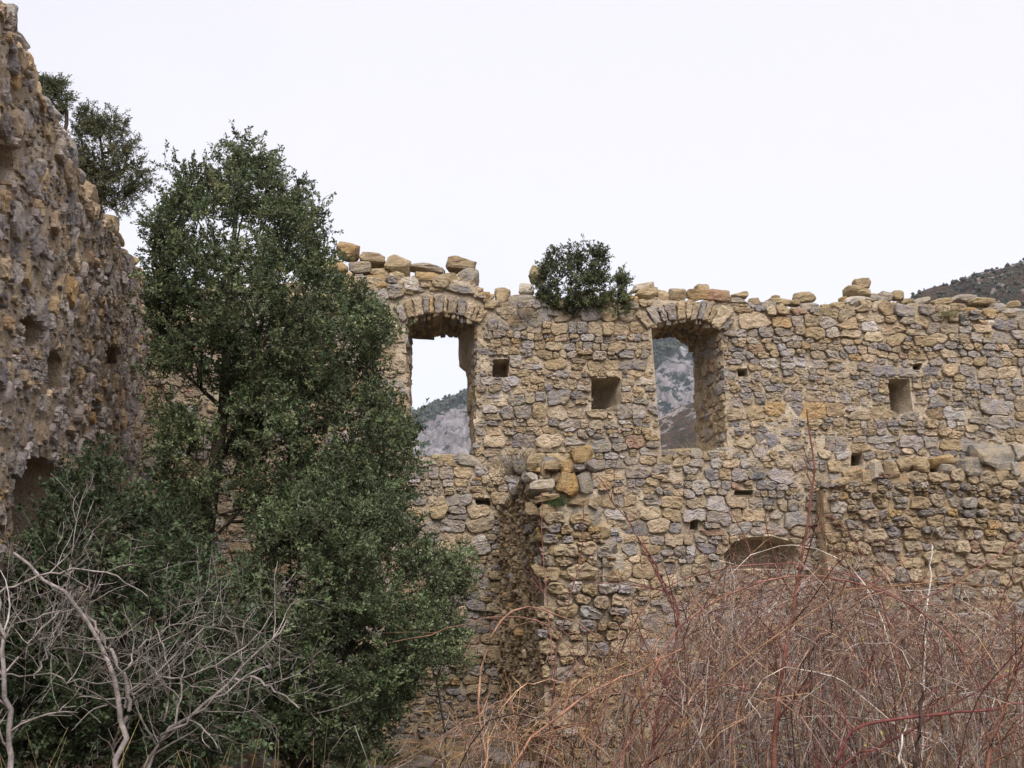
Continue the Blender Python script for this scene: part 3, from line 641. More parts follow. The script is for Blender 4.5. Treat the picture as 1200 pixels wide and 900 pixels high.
for u in np.arange(0, SPL, .14):
    for a_ in (.08, .24, .4, .52):
        p = FS.P(u + random.uniform(-.05, .05), float(topS(u)) - .02, -a_); cen.append(p); hf.append((random.uniform(.07, .12), random.uniform(.05, .08), random.uniform(.07, .13)))
V, q, t = rocks(np.array(cen), np.array(hf), axes_of(FS, len(cen), .3, 8), 8); batS.append((V, q, t, tints(len(cen), [3, 1, 3, 3, 2, 2, .6, .1, .3, 2]) * .9))
# body of the end: rough core behind the end stones
ev = np.linspace(-.3, 2.85, 60); eu = np.linspace(-.02, .84, 24); EU, EV = np.meshgrid(eu, ev, indexing='ij'); EU = EU * (1 - .34 * np.clip((EV - 1.95) / .5, 0, 1))
EN = -.04 + .03 * fbm(EU * 6, EV * 6, 0, 15, 3) - .06 * np.clip((EV - 2.5) * 2, 0, 1); Vv = [FE.P(EU, EV, EN)]
for k_ in range(1, 6): Vv.append(FE.P(EU[[0, -1]], EV[[0, -1]], EN[[0, -1]] - (.1 if k_ < 5 else .2) * k_ * (3 if k_ == 5 else 1)).reshape(-1, 3))
I = np.arange(24 * 60).reshape(24, 60); EQ = np.stack([I[:-1, :-1], I[1:, :-1], I[1:, 1:], I[:-1, 1:]], -1).reshape(-1, 4)
side = []
base = 24 * 60
for e, c in ((0, 0), (1, 23)):
    prev = I[c]
    for k_ in range(5):
        cur = base + k_ * 120 + e * 60 + np.arange(60)
        side.append(np.stack([prev[:-1], cur[:-1], cur[1:], prev[1:]], 1)); prev = cur
EQ = np.concatenate([EQ] + side)
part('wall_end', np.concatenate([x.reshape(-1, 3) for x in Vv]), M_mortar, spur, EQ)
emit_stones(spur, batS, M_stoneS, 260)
chips(FS, spur, M_stoneS, 0, SPL, .3, 3.0, okS, reliefS, 2500, 28, (.015, .045), (3, .5, 3, .7, .3, .3, .7, .5, .1, 5))

# ================================================================ LOW WALL, RIGHT
l0 = FB.P(FB.px(958, 600)[0], 0., .36); FR = Face((l0[0], l0[1], 0.), BA + .01); FR.through = []
TOPR = [(955, 578), (962, 574), (975, 566), (1000, 566), (1020, 556), (1060, 553), (1100, 552), (1130, 550), (1160, 548), (1200, 540), (1420, 530)]
tr_ = FR.poly(TOPR); topR = lambda u: np.interp(u, tr_[:, 0], tr_[:, 1]) + .02 * vn(np.asarray(u) * 8, 4.)
def reliefR(u, v): return -.06 + .03 * fbm(u * 3, v * 3, 0, 81, 3) + .015 * fbm(u * 12, v * 12, 0, 82, 3)
uR1 = FR.px(1390, 600)[0]
pR = []
CV, CQ = core_grid(FR, -.02, uR1, -.3, topR, .035, reliefR, pR, .6)
right_wall = thing('stone_wall', 'low dry laid wall of tan and grey stones at the right, big grey boulder on top', 'ruined wall', l0)
part('wall_core', CV, M_rubble, right_wall, CQ)
rs = seeds(-.05, uR1, .2, 3.4, .09, .19, (.8, 2.1), .5, .12, .2, 57, .1)
okR = lambda u, v: (v < topR(u)) & (u > -.02)
o, s_ = outlines(rs, okR, 16, 3.2, .005, .08); n = len(o)
batR = [ringed(FR, o, .01 + .022 * rng.standard_normal(n), tints(n, [3.2, 1.5, 3, 3.5, 2.2, 2.2, .7, .4, .3, 3.5]) * .84, -.15, .018, 9, edge=.3, prot=np.full(n, .06))]
rc = [(966, 568, 14, 12, D_, .1), (984, 567, 22, 11, T_, .1), (1013, 560, 13, 16, B_, .1), (1025, 556, 14, 24, G_, .1), (1043, 550, 20, 20, B_, .1), (1060, 545, 17, 14, T_, .15), (1078, 545, 20, 18, T_, .1), (1102, 541, 24, 12, O_, .15), (1112, 551, 20, 16, G_, .05), (1133, 548, 26, 22, D_, .1), (1161, 537, 42, 32, G_, .15), (1190, 534, 34, 22, G_, .25), (1207, 533, 36, 20, W_, .3), (1174, 556, 18, 22, B_, .0), (1192, 550, 14, 16, G_, .0), (1240, 530, 40, 26, G_, .2), (1285, 530, 34, 24, T_, .2), (1325, 526, 34, 24, G_, .2), (1365, 526, 34, 24, B_, .2), (998, 568, 14, 8, D_, .1)]
batR.append(photo_rocks(FR, rc, 43, 1.0, .15))
emit_stones(right_wall, batR, M_stone, 285)
chips(FR, right_wall, M_stone, 0, uR1, .5, 2.9, okR, reliefR, 2500, 38, (.015, .045))

# ================================================================ PLANTS
def tubes(P, R, K=4):
    """P (S,N,3), R (S,N) -> verts, quads"""
    Sn, N = P.shape[:2]; T = np.gradient(P, axis=1); T = nrm(T); ref = np.where(np.abs(T[..., 2:3]) > .9, np.array([1., 0, 0]), np.array([0, 0, 1.]))
    A = nrm(np.cross(T, ref)); B = np.cross(T, A); th = np.linspace(0, 2 * np.pi, K, endpoint=False)
    V = P[:, :, None] + R[:, :, None, None] * (A[:, :, None] * np.cos(th)[:, None] + B[:, :, None] * np.sin(th)[:, None])
    i = np.arange(K); j = (i + 1) % K
    q = np.concatenate([np.stack([k * K + i, k * K + j, (k + 1) * K + j, (k + 1) * K + i], 1) for k in range(N - 1)])
    Q = (q[None] + (np.arange(Sn) * N * K)[:, None, None]).reshape(-1, 4)
    return V.reshape(-1, 3), Q
def cat_tubes(lst):
    VS = []; QS = []; CS = []; b = 0
    for P, R, K, c in lst:
        V, Q = tubes(P, R, K); VS.append(V); QS.append(Q + b); b += len(V)
        c = np.asarray(c, float); CS.append(np.repeat(c, P.shape[1] * K, 0) if c.ndim == 2 else np.tile(c, (len(V), 1)))
    return np.concatenate(VS), np.concatenate(QS), np.concatenate(CS)

def leaves(P, D, size, cols, seed, wid=.5):
    """leaf at P pointing along D: folded kite of two quads sharing a midrib"""
    r = np.random.default_rng(seed); n = len(P); D = nrm(D); X = nrm(np.cross(D, nrm(r.standard_normal((n, 3)))))
    Nn = np.cross(X, D); s = size * r.uniform(.65, 1.25, (n, 1)); w_ = s * wid * r.uniform(.8, 1.2, (n, 1)); cup = s * r.uniform(-.02, .22, (n, 1))
    V = np.stack([P, P + D * s * .5 + X * w_ * .5 + Nn * cup, P + D * s - Nn * cup * .3, P + D * s * .5 - X * w_ * .5 + Nn * cup], 1)
    t = np.array([[0, 1, 2], [0, 2, 3]]); T = (t[None] + (np.arange(n) * 4)[:, None, None]).reshape(-1, 3)
    return V.reshape(-1, 3), T, np.repeat(cols, 4, 0)

def in_px_poly(poly, n, r):
    P = np.array(poly, float); out = []; 
    while len(out) < n:
        x = r.uniform(P[:, 0].min(), P[:, 0].max(), 400); y = r.uniform(P[:, 1].min(), P[:, 1].max(), 400); k = inpoly(x, y, P); out += list(zip(x[k], y[k]))
    return np.array(out[:n])
def edge_dist(pts, poly):
    Q = resample(np.array(poly, float), 300); return np.sqrt(((pts[:, None] - Q[None]) ** 2).sum(-1)).min(1)

def shrub(name, label, cat, root_pt, trunk, polys, Y, ntuft, leafc, leaf=.038, per=(7, 20), tuft_r=.2, depth=1.2, r0=.1, bark=(.055, .045, .035), seed=0, pw=.55, var=.3, wid=.5, upbias=.5, minr=.0035, gaps=(), gate=.22):
    """crown tufts fill the photographed silhouette polygons; branches are grown to reach them."""
    r = np.random.default_rng(seed); root = thing(name, label, cat, root_pt); tuft = []
    trunk = np.array(trunk, float)
    for poly, share, dY in polys:
        m = int(ntuft * share); c = in_px_poly(poly, m * 3, r); ed = edge_dist(c, poly); e0 = tuft_r * FPX / Y * (.62 if name == 'holm_oak' and ntuft > 600 else .38) * (tuft_r > .155); gate = gate if tuft_r > .155 else .7; pr = np.where(ed < e0, .08, np.where(ed < e0 + 22, 1.25, .75)) * np.where(fbm(c[:, 0] / 34., c[:, 1] / 24., seed, 9, 2) > -.16, 1, gate)
        for G in gaps: pr = np.where(inpoly(c[:, 0], c[:, 1], G), .1, pr)
        k = r.choice(len(c), m, False, pr / pr.sum()); c, ed = c[k], ed[k]
        dz = depth * (1 - np.exp(-ed / 55.)) * r.uniform(-1, 1, m) * 1.2
        for (x, y), z_ in zip(c, dz): tuft.append(at(x, y, Y + dY + z_))
    tuft = np.array(tuft); nodes = [p for p in trunk]; par = [-1] + list(range(len(trunk) - 1)); cost = list(np.r_[0, np.cumsum(np.linalg.norm(np.diff(trunk, axis=0), axis=1))])
    dist = np.array([np.linalg.norm(trunk - p, axis=1).min() for p in tuft]); tufts_par = []
    for i in np.argsort(dist):
        p = tuft[i]; Nn = np.array(nodes); d = np.linalg.norm(Nn - p, axis=1); below = np.maximum(0, Nn[:, 2] - p[2]) * 1.4
        j = int((d * 1.0 + .32 * np.array(cost) + below).argmin()); a = Nn[j]; L = d[j]
        prev = j; st = max(1, int(L / .3))
        for k in range(1, st + 1):
            t = k / st; q = a + (p - a) * t + (r.normal(0, .035, 3) if k < st else 0) + np.array([0, 0, -.10 * L * math.sin(math.pi * t) * .5])
            nodes.append(q); par.append(prev); cost.append(cost[prev] + L / st); prev = len(nodes) - 1
        tufts_par.append(prev)
    nodes = np.array(nodes); par = np.array(par); load = np.zeros(len(nodes))
    for j in tufts_par: load[j] += 1
    for j in range(len(nodes) - 1, 0, -1): load[par[j]] += load[j]
    rad = np.maximum(minr, r0 * (load / load[0]) ** pw); rad[0] = rad[1] * 1.15
    ii = np.arange(1, len(nodes)); A_ = nodes[par[ii]]; B_2 = nodes[ii]; big = rad[ii] > .02
    segs = []
    for msk, K in ((big, 8), (~big, 4)):
        if msk.any():
            a, b, ra, rb = A_[msk], B_2[msk], np.minimum(rad[par[ii]][msk], rad[ii][msk] * 1.35), rad[ii][msk]; e = (b - a) * .04
            segs.append((np.stack([a - e, (a + b) / 2, b + e], 1), np.stack([ra, (ra + rb) / 2, rb], 1), K, bark))
    # twigs and leaves
    nt_, nl = per; M = len(tuft); C = np.repeat(tuft, nt_, 0); cen = trunk[np.clip(len(trunk) // 2, 0, len(trunk) - 1)]
    outd = nrm(C - cen); D = nrm(r.standard_normal((M * nt_, 3)) + outd * .55 + np.array([0, 0, upbias])); Lg = tuft_r * r.uniform(.5, 1.35, (M * nt_, 1))
    C = C + r.normal(0, tuft_r * .28, C.shape); E = C + D * Lg; mid = C + D * Lg * .5 + r.normal(0, .01, C.shape)
    segs.append((np.stack([C, mid, E], 1), np.tile([.0032, .0024, .0014], (len(C), 1)), 3, np.array(bark) * 1.5))
    V, Q, c_ = cat_tubes(segs); part('trunk', V, M_bark, root, Q, tint=c_)
    t = r.random((len(C), nl, 1)) ** .75; LP = C[:, None] + (E - C)[:, None] * t + r.normal(0, .008, (len(C), nl, 3))
    LD_ = nrm(D[:, None] * .55 + nrm(r.standard_normal((len(C), nl, 3))) * 1.0 + np.array([0, 0, .12]))
    tb_ = np.clip(1 + var * r.standard_normal((M, 1, 1, 1)) * .95, .45, 1.9); col = np.array(leafc)[r.choice(len(leafc), (M, nt_, 1))]
    col = col.reshape(M, nt_, 1, 3) * tb_ * (1 + var * .5 * r.standard_normal((M, nt_, nl, 1)))
    V, T, c_ = leaves(LP.reshape(-1, 3), LD_.reshape(-1, 3), leaf, np.clip(col.reshape(-1, 3), .008, .4), seed + 1, wid)
    part('crown', V, M_leaf, root, None, T, c_, False)
    return root

OAK = 1.05 * np.array([(.068, .095, .042), (.085, .115, .052), (.055, .08, .038), (.105, .13, .068), (.125, .135, .065), (.068, .095, .042)])
DARK = [(.042, .066, .032), (.055, .082, .038), (.068, .092, .044)]
YT = 10.6
mainA = [(286, 146), (304, 164), (316, 176), (332, 190), (345, 212), (372, 212), (376, 240), (388, 262), (384, 285), (400, 290), (396, 320), (432, 342), (462, 364), (465, 395), (448, 425), (450, 450), (400, 470), (330, 480), (260, 470), (205, 455), (172, 440), (172, 400), (166, 350), (172, 318), (164, 290), (170, 264), (182, 244), (192, 226), (196, 176), (206, 172), (212, 196), (240, 190), (262, 184), (268, 162)]
mainB = [(262, 450), (330, 440), (440, 440), (470, 478), (488, 505), (492, 560), (482, 610), (440, 640), (380, 640), (300, 630), (262, 590), (255, 520)]
mainC = [(172, 450), (215, 460), (256, 500), (256, 600), (245, 650), (180, 650), (172, 540)]
tpts = [at(238, 900, YT), at(238, 700, YT), at(240, 640, YT), at(250, 560, YT), at(262, 480, YT), at(266, 400, YT), at(270, 320, YT), at(278, 240, YT), at(284, 170, YT)]
tpts[0][2] = float(ground_h(tpts[0][0], YT)) - .1
shrub('holm_oak', 'tall dark green evergreen oak with pointed crown standing before the window wall', 'tree', tuple(tpts[0]), tpts, [(mainA, .62, 0), (mainB, .29, -.2), (mainC, .065, -.5)], YT, 980, OAK, .038, (8, 24), .19, 1.25, .09, seed=5, gate=.6, gaps=([(232, 268), (292, 262), (300, 296), (236, 300)],))
B2 = [(300, 610), (360, 560), (430, 560), (480, 590), (500, 650), (520, 660), (530, 690), (500, 740), (505, 790), (470, 840), (450, 900), (330, 900), (300, 840), (285, 760), (280, 680)]
bp = [at(350, 960, 9.2), at(352, 850, 9.2), at(360, 760, 9.2), at(372, 680, 9.2), at(385, 610, 9.2)]; bp[0][2] = float(ground_h(bp[0][0], 9.2)) - .1
shrub('holm_oak', 'bushy young evergreen oak filling the space under the tall oak, right of its trunk', 'tree', tuple(bp[0]), bp, [(B2, 1, 0)], 9.2, 470, OAK[:4] * .92, .036, (8, 23), .19, .9, .06, seed=15)
B3 = [(40, 610), (60, 570), (100, 535), (140, 545), (190, 590), (235, 640), (290, 690), (300, 900), (0, 900), (0, 760), (20, 680)]
bp = [at(150, 960, 7.9), at(150, 850, 7.9), at(145, 750, 7.9), at(130, 640, 7.9), at(115, 580, 7.9)]; bp[0][2] = -.1
shrub('evergreen_shrub', 'low dark green shrub at the foot of the eroded left wall', 'shrub', tuple(bp[0]), bp, [(B3, 1, 0)], 7.9, 360, DARK, .04, (8, 18), .19, .7, .05, seed=25, wid=.55)
B4 = [(500, 640), (535, 632), (558, 650), (560, 700), (545, 730), (548, 790), (520, 800), (495, 760), (490, 690)]
bp = [at(522, 960, 10.2), at(522, 860, 10.2), at(512, 800, 10.2), at(530, 720, 10.2)]; bp[0][2] = -.1
shrub('evergreen_shrub', 'small grey green shrub between the oaks and the broken cross wall', 'shrub', tuple(bp[0]), bp, [(B4, 1, 0)], 10.2, 80, [(.13, .165, .08), (.11, .145, .07), (.15, .17, .09)], .034, (7, 15), .16, .4, .009, seed=35)
# on the left wall head
wl = FL.P(*[np.array(x) for x in FL.px(112, 246, -.3)], -.3); YW = wl[1]
B5 = [(88, 146), (100, 130), (118, 142), (132, 138), (148, 144), (146, 160), (158, 174), (160, 192), (172, 204), (172, 220), (152, 236), (134, 246), (122, 240), (118, 228), (102, 212), (90, 190), (86, 165)]
rp_ = wl + np.array([0, 0, -.15]); shrub('juniper_bush', 'dark bushy evergreen leaning out from the top of the left wall', 'shrub', tuple(rp_), [rp_, at(117, 236, YW), at(122, 210, YW), at(120, 180, YW)], [(B5, 1, 0)], YW, 115, [(.062, .075, .036), (.078, .09, .042), (.1, .098, .045)], .03, (8, 26), .14, .45, .035, seed=45, wid=.35, minr=.004)
wl = FL.P(*[np.array(x) for x in FL.px(72, 158, -.3)], -.3); YW = wl[1]; rp_ = wl + np.array([0, 0, -.12])
B6 = [(42, 98), (52, 90), (60, 100), (78, 98), (82, 118), (78, 135), (70, 142), (62, 130), (50, 118)]
shrub('juniper_bush', 'smaller upper evergreen sprig on the left wall head, above the larger bush', 'shrub', tuple(rp_), [rp_, at(78, 145, YW), at(78, 130, YW), at(66, 112, YW)], [(B6, 1, 0)], YW, 26, [(.062, .075, .036), (.078, .09, .042)], .028, (8, 22), .1, .25, .02, seed=46, wid=.35)
# on the back wall head
wl = FB.P(*[np.array(x) for x in FB.px(674, 362, .04)], .04); YW = wl[1]; rp_ = wl + np.array([0, 0, -.1])
B7 = [(634, 316), (643, 302), (660, 294), (672, 290), (682, 301), (690, 292), (700, 292), (712, 306), (706, 318), (706, 350), (700, 362), (660, 366), (642, 358), (632, 335)]
shrub('box_bush', 'round dark evergreen bush growing on the wall head between the two arched windows', 'shrub', tuple(rp_), [rp_, at(674, 340, YW), at(676, 322, YW)], [(B7, 1, 0)], YW, 115, [(.06, .075, .035), (.085, .1, .04), (.065, .078, .042)], .036, (8, 16), .13, .35, .022, seed=55, upbias=1.0)
wl = FB.P(*[np.array(x) for x in FB.px(724, 362, .03)], .03); YW = wl[1]; rp_ = wl + np.array([0, 0, -.1])
B8 = [(715, 322), (728, 313), (734, 328), (742, 345), (740, 364), (716, 368), (710, 350)]
shrub('box_bush', 'small evergreen tuft just right of the round bush on the wall head', 'shrub', tuple(rp_), [rp_, at(724, 346, YW), at(726, 332, YW)], [(B8, 1, 0)], YW, 34, [(.095, .115, .05), (.115, .13, .055)], .032, (8, 13), .1, .2, .014, seed=56, upbias=1.0)

# dry grass and dead tufts on the masonry
def tuft_grass(name, label, base, h, wdt, n, cols, seed, cat='grass tuft', rad=.0022):
    r = np.random.default_rng(seed); root = None; base = np.array(base)
    st = base + r.normal(0, 1, (n, 3)) * np.array([wdt * .4, wdt * .3, .01]); d = nrm(r.normal(0, .5, (n, 3)) + np.array([0, 0, 1.])); L = h * r.uniform(.4, 1.1, (n, 1))
    t = np.linspace(0, 1, 5)[None, :, None]; P = st[:, None] + d[:, None] * L[:, None] * t + np.concatenate([r.normal(0, .3, (n, 1, 2)), np.full((n, 1, 1), -.15)], -1) * L[:, None] * t ** 2
    R = np.linspace(rad, rad * .4, 5)[None].repeat(n, 0); V, Q, c = cat_tubes([(P, R, 3, np.array(cols)[r.choice(len(cols), n)])])
    o = link(name, mesh_of(name, V - base, Q, None, c), M_cane, None, base); tag(o, label, cat); return o
STRAW = [(.32, .25, .15), (.25, .2, .13), (.2, .19, .1)]
def on(F, x, y, n): 
    p = F.px(x, y, n); return F.P(p[0], p[1], n)
tuft_grass('grass_tuft', 'small green and straw tuft on the wall head near the right edge', on(FB, 1108, 372, .02), .16, .3, 260, [(.10, .12, .05), (.2, .17, .1)], 1)
tuft_grass('dead_plant', 'grey dead plant tuft on top of the broken cross wall', on(FE, 612, 556, -.6), .36, .25, 420, [(.16, .13, .1), (.2, .16, .12), (.12, .11, .07)], 2, 'dead plant')
tuft_grass('grass_tuft', 'straw tuft on the wall head left of the small stone peak', on(FB, 966, 366, -.05), .13, .2, 140, STRAW, 3)
tuft_grass('dead_plant', 'grey dead twigs hanging over the stones left of the round wall head bush', on(FB, 612, 372, .03), .22, .3, 260, [(.2, .17, .14), (.26, .22, .18)], 4, 'dead plant')
tuft_grass('grass_tuft', 'dark green sprig growing from the face of the broken cross wall end', on(FE, 655, 592, .03), .12, .1, 150, [(.04, .07, .03), (.06, .08, .03)], 6)
tuft_grass('grass_tuft', 'dry tuft on the sill of the right arched window', on(FB, 822, 528, -.2), .16, .25, 180, STRAW + [(.2, .12, .09)], 7)

# ---- dead grey shrub, lower left
def path_world(pts, Y0, Y1=None, n=14):
    Y1 = Y0 if Y1 is None else Y1; P = resample(np.array(pts, float), n, False)
    # round the corners a little
    for _ in range(2): P[1:-1] = .5 * P[1:-1] + .25 * (P[:-2] + P[2:])
    return np.array([at(x, y, Y0 + (Y1 - Y0) * k / (n - 1)) for k, (x, y) in enumerate(P)])
def side_twigs(stems, rads, r, gen=3, n0=9, L0=.45, ang=.9, shrink=.55, col=None, zig=.05, droop=0.0):
    """grow generations of thin side twigs from stems; returns list of (P,R) arrays (each N=6)"""
    out = []; cur = [(s, rr) for s, rr in zip(stems, rads)]; L = L0; nb = n0
    for g_ in range(gen):
        nx = []
        for s, rr in cur:
            for _ in range(nb if g_ else nb):
                t = r.uniform(.15, .98); i = min(int(t * (len(s) - 1)), len(s) - 2); f = t * (len(s) - 1) - i; p = s[i] * (1 - f) + s[i + 1] * f
                d = nrm(s[i + 1] - s[i]); k = nrm(r.standard_normal(3)); k = nrm(k - (k @ d) * d); dr = nrm(d * math.cos(ang) + k * math.sin(ang) * r.uniform(.7, 1.3) + np.array([0, 0, .15 - droop]))
                l = L * r.uniform(.4, 1.3); N = 6; pts = [p]
                for q in range(1, N):
                    dr = nrm(dr + r.normal(0, .28, 3) * zig * 10 * .5); pts.append(pts[-1] + dr * l / (N - 1))
                r1 = min(rr[i] * .6, rr[0] * .5 + .001); nx.append((np.array(pts), np.linspace(r1, max(r1 * .45, .0011), N)))
        out += nx; cur = nx; L *= shrink; nb = max(2, int(nb * .5))
    return out
GREY = [(.21, .185, .175), (.15, .13, .12), (.28, .25, .235), (.11, .09, .085)]
stems = [([(134, 960), (140, 880), (146, 830), (132, 792), (112, 750), (98, 712), (76, 696), (40, 664), (18, 648)], 5.2, 5.0, 9, 4), ([(143, 850), (155, 815), (140, 780), (118, 745), (98, 712)], 5.2, 5.1, 6, 4), ([(-20, 815), (30, 765), (55, 730), (74, 712)], 4.9, 5.1, 3, 3),
         ([(98, 712), (70, 715), (40, 725), (-10, 742)], 5.1, 4.9, 3, 2), ([(-20, 705), (40, 675), (75, 667), (110, 667), (140, 673), (160, 685), (173, 697)], 4.8, 5.0, 4, 1.6), ([(40, 795), (58, 755), (66, 738), (73, 716)], 4.9, 5.1, 3, 2), ([(20, 960), (10, 850), (4, 770), (-4, 690)], 4.7, 4.7, 9, 5),
         ([(150, 960), (185, 866), (212, 845), (240, 822), (275, 795), (290, 775), (310, 760), (326, 738), (342, 728)], 5.4, 5.6, 8, 2), ([(160, 930), (182, 862), (215, 852), (250, 820), (280, 800), (316, 778)], 5.3, 5.5, 5, 2), ([(275, 795), (295, 793), (320, 805), (336, 815), (348, 830)], 5.5, 5.4, 4, 2.2),
         ([(192, 845), (200, 800), (197, 775), (188, 760), (181, 735)], 5.3, 5.3, 3, 1.5), ([(205, 850), (216, 790), (216, 755), (228, 745), (240, 730), (256, 697)], 5.3, 5.2, 3, 1.5), ([(284, 790), (282, 765), (275, 745), (270, 725), (260, 713)], 5.5, 5.4, 3, 1.5), ([(155, 815), (170, 800), (195, 792), (230, 790), (262, 778), (300, 745), (320, 715)], 5.2, 5.5, 3.5, 1.5), ([(0, 790), (60, 790), (100, 802), (160, 800), (175, 801)], 4.9, 5.1, 2.5, 1.5), ([(146, 830), (150, 780), (165, 750), (200, 735), (240, 720)], 5.2, 5.4, 3, 1.2)]
r = np.random.default_rng(3); base = at(140, 960, 5.2); base[2] = 0
ds = thing('dead_shrub', 'leafless grey branching shrub in the lower left corner', 'shrub', tuple(base)); sP = []; sR = []; lst = []
for pts, a, b, w0, w1 in stems:
    P = path_world(pts, a, b, 16); 
    if pts[0][1] > 925: P = np.vstack([np.array([[P[0, 0], P[0, 1], 0.0]]), P[1:]])
    P[1:] += r.normal(0, .008, P[1:].shape); R = np.linspace(w0, w1, 16) * a / FPX * .5 * .82; sP.append(P); sR.append(R); lst.append((P[None], R[None], 6, np.array(GREY[0]) * r.uniform(.8, 1.15)))
V, Q, c = cat_tubes(lst); part('branch', V, M_cane, ds, Q, tint=c)
tw = side_twigs(sP, sR, r, 3, 7, .33, .95, .6, zig=.11)
P = np.array([a for a, b in tw]); R = np.array([b for a, b in tw]); V, Q, c = cat_tubes([(P, R, 3, np.array(GREY)[r.choice(4, len(P))])]); part('twigs', V, M_cane, ds, Q, tint=c, stuff=True)
# straw grass at the bottom left
n = 130; st = np.array([at(r.uniform(-10, 360), 990, r.uniform(4.4, 5.4)) for _ in range(n)]); st[:, 2] = .35; st[:, 2] = 0.0
d = nrm(r.normal(0, .24, (n, 3)) + np.array([0, 0, 1.])); L = r.uniform(.6, 1.18, (n, 1)); t = np.linspace(0, 1, 6)[None, :, None]
P = st[:, None] + d[:, None] * L[:, None] * t + np.concatenate([r.normal(0, .12, (n, 1, 2)), np.full((n, 1, 1), -.03)], -1) * t ** 2.
V, Q, c = cat_tubes([(P, np.linspace(.0026, .001, 6)[None].repeat(n, 0), 3, np.array([(.30, .23, .11), (.25, .18, .1), (.2, .15, .1)])[r.choice(3, n)])])
o = link('dry_grass', mesh_of('dry_grass', V, Q, None, c), M_cane); o['kind'] = 'stuff'; tag(o, 'thin straw coloured grass stalks along the lower left edge', 'grass')

# ---- rose and bramble canes, right
RED = [(.125, .055, .045), (.15, .072, .052), (.10, .048, .042)]; TAN = [(.26, .16, .10), (.23, .15, .10)]
canes = [([(903, 985), (908, 880), (912, 810), (922, 760), (930, 705), (941, 655), (946, 605), (958, 560), (952, 520), (945, 478)], 6.0, 6.4, 8, 2, (.22, .07, .04), 'thickest upright red brown cane, reaching above the low arch', 5),
         ([(590, 985), (570, 900), (562, 850), (561, 785), (574, 745), (592, 714), (615, 706), (655, 718), (690, 738), (725, 765)], 6.6, 7.4, 4, 2, (.36, .18, .1), 'orange brown cane arching left of the broken cross wall', 3),
         ([(735, 985), (765, 880), (772, 825), (784, 785), (795, 745), (799, 715), (790, 700), (770, 672), (752, 645)], 6.4, 6.6, 5, 2, (.19, .05, .045), 'dark red upright cane standing right of the broken cross wall', 5),
         ([(800, 740), (775, 675), (760, 650), (737, 610), (715, 585), (701, 557)], 7.0, 7.2, 2.6, 1.4, (.22, .06, .05), 'thin red cane leaning left across the wall below the square hole', 2),
         ([(720, 985), (735, 850), (780, 745), (830, 702), (885, 680), (935, 672), (1010, 680), (1060, 702), (1110, 735), (1155, 800), (1175, 900)], 6.2, 6.2, 3.2, 2.4, (.33, .13, .09), 'long red brown cane in a wide high arc over the thicket', 4),
         ([(700, 985), (705, 830), (750, 700), (800, 672), (860, 663), (935, 660), (990, 667), (1035, 690), (1085, 718), (1140, 765)], 7.2, 7.0, 2.4, 1.5, (.3, .12, .09), 'slender reddish cane in an arc just above the widest arc', 3),
         ([(960, 1000), (985, 860), (1012, 848), (1060, 840), (1120, 837), (1170, 830), (1240, 818)], 5.6, 5.8, 5, 3, (.25, .06, .055), 'thick dark red cane running level near the lower right corner', 3),
         ([(930, 1000), (985, 893), (1020, 876), (1062, 860), (1110, 830), (1160, 800), (1215, 770)], 5.6, 6.0, 4, 2, (.2, .055, .045), 'dark red cane rising to the right below the level cane', 3),
         ([(1140, 1000), (1158, 890), (1170, 850), (1185, 810), (1197, 765), (1206, 720)], 5.4, 5.6, 6, 3, (.26, .1, .055), 'red brown upright cane at the right edge of the thicket', 4),
         ([(990, 880), (1030, 735), (1078, 702), (1110, 690), (1145, 668), (1185, 640), (1210, 625)], 7.4, 7.6, 3.2, 1.6, (.27, .1, .08), 'reddish cane slanting up to the right across the low wall', 4),
         ([(650, 985), (650, 800), (642, 720), (640, 675), (634, 620), (636, 578)], 8.2, 8.6, 2.4, 1.2, (.3, .1, .1), 'thin pink red cane rising along the end of the broken cross wall', 2),
         ([(640, 960), (650, 760), (672, 690), (683, 640), (684, 585)], 7.8, 8.2, 2.6, 1.3, (.2, .07, .06), 'thin dark cane rising before the loose end stones of the cross wall', 2),
         ([(600, 985), (592, 900), (640, 850), (690, 812), (750, 785), (800, 760)], 6.0, 6.4, 4.5, 2, (.38, .17, .09), 'orange tan cane slanting up from the bottom centre', 3),
         ([(870, 1000), (890, 870), (860, 838), (840, 830), (800, 820), (760, 815)], 6.2, 6.4, 3.5, 2, (.11, .06, .05), 'almost black cane drooping left low in the thicket', 2),
         ([(1068, 1000), (1071, 900), (1078, 845), (1082, 806)], 5.5, 5.6, 6, 5, (.06, .04, .035), 'blackened broken stub standing near the lower right corner', 0),
         ([(1046, 1000), (1052, 900), (1060, 855), (1067, 843)], 5.2, 5.2, 4, 2.5, (.5, .46, .42), 'bleached white stalk standing left of the black stub', 0),
         ([(1080, 900), (1084, 720), (1090, 680), (1092, 638)], 8.0, 8.0, 3.2, 2, (.52, .48, .42), 'bleached white stalk standing against the low right wall', 0),
         ([(700, 985), (690, 800), (655, 735), (610, 718), (560, 725), (500, 745), (460, 752)], 7.4, 7.6, 2.2, 1.2, (.32, .15, .1), 'slender cane arching left toward the oaks', 3),
         ([(820, 985), (870, 800), (878, 740), (882, 700), (885, 660), (872, 620), (850, 590)], 7.5, 7.8, 2.4, 1.2, (.24, .08, .07), 'thin cane rising beside the left foot of the low arch', 3)]
r = np.random.default_rng(9)
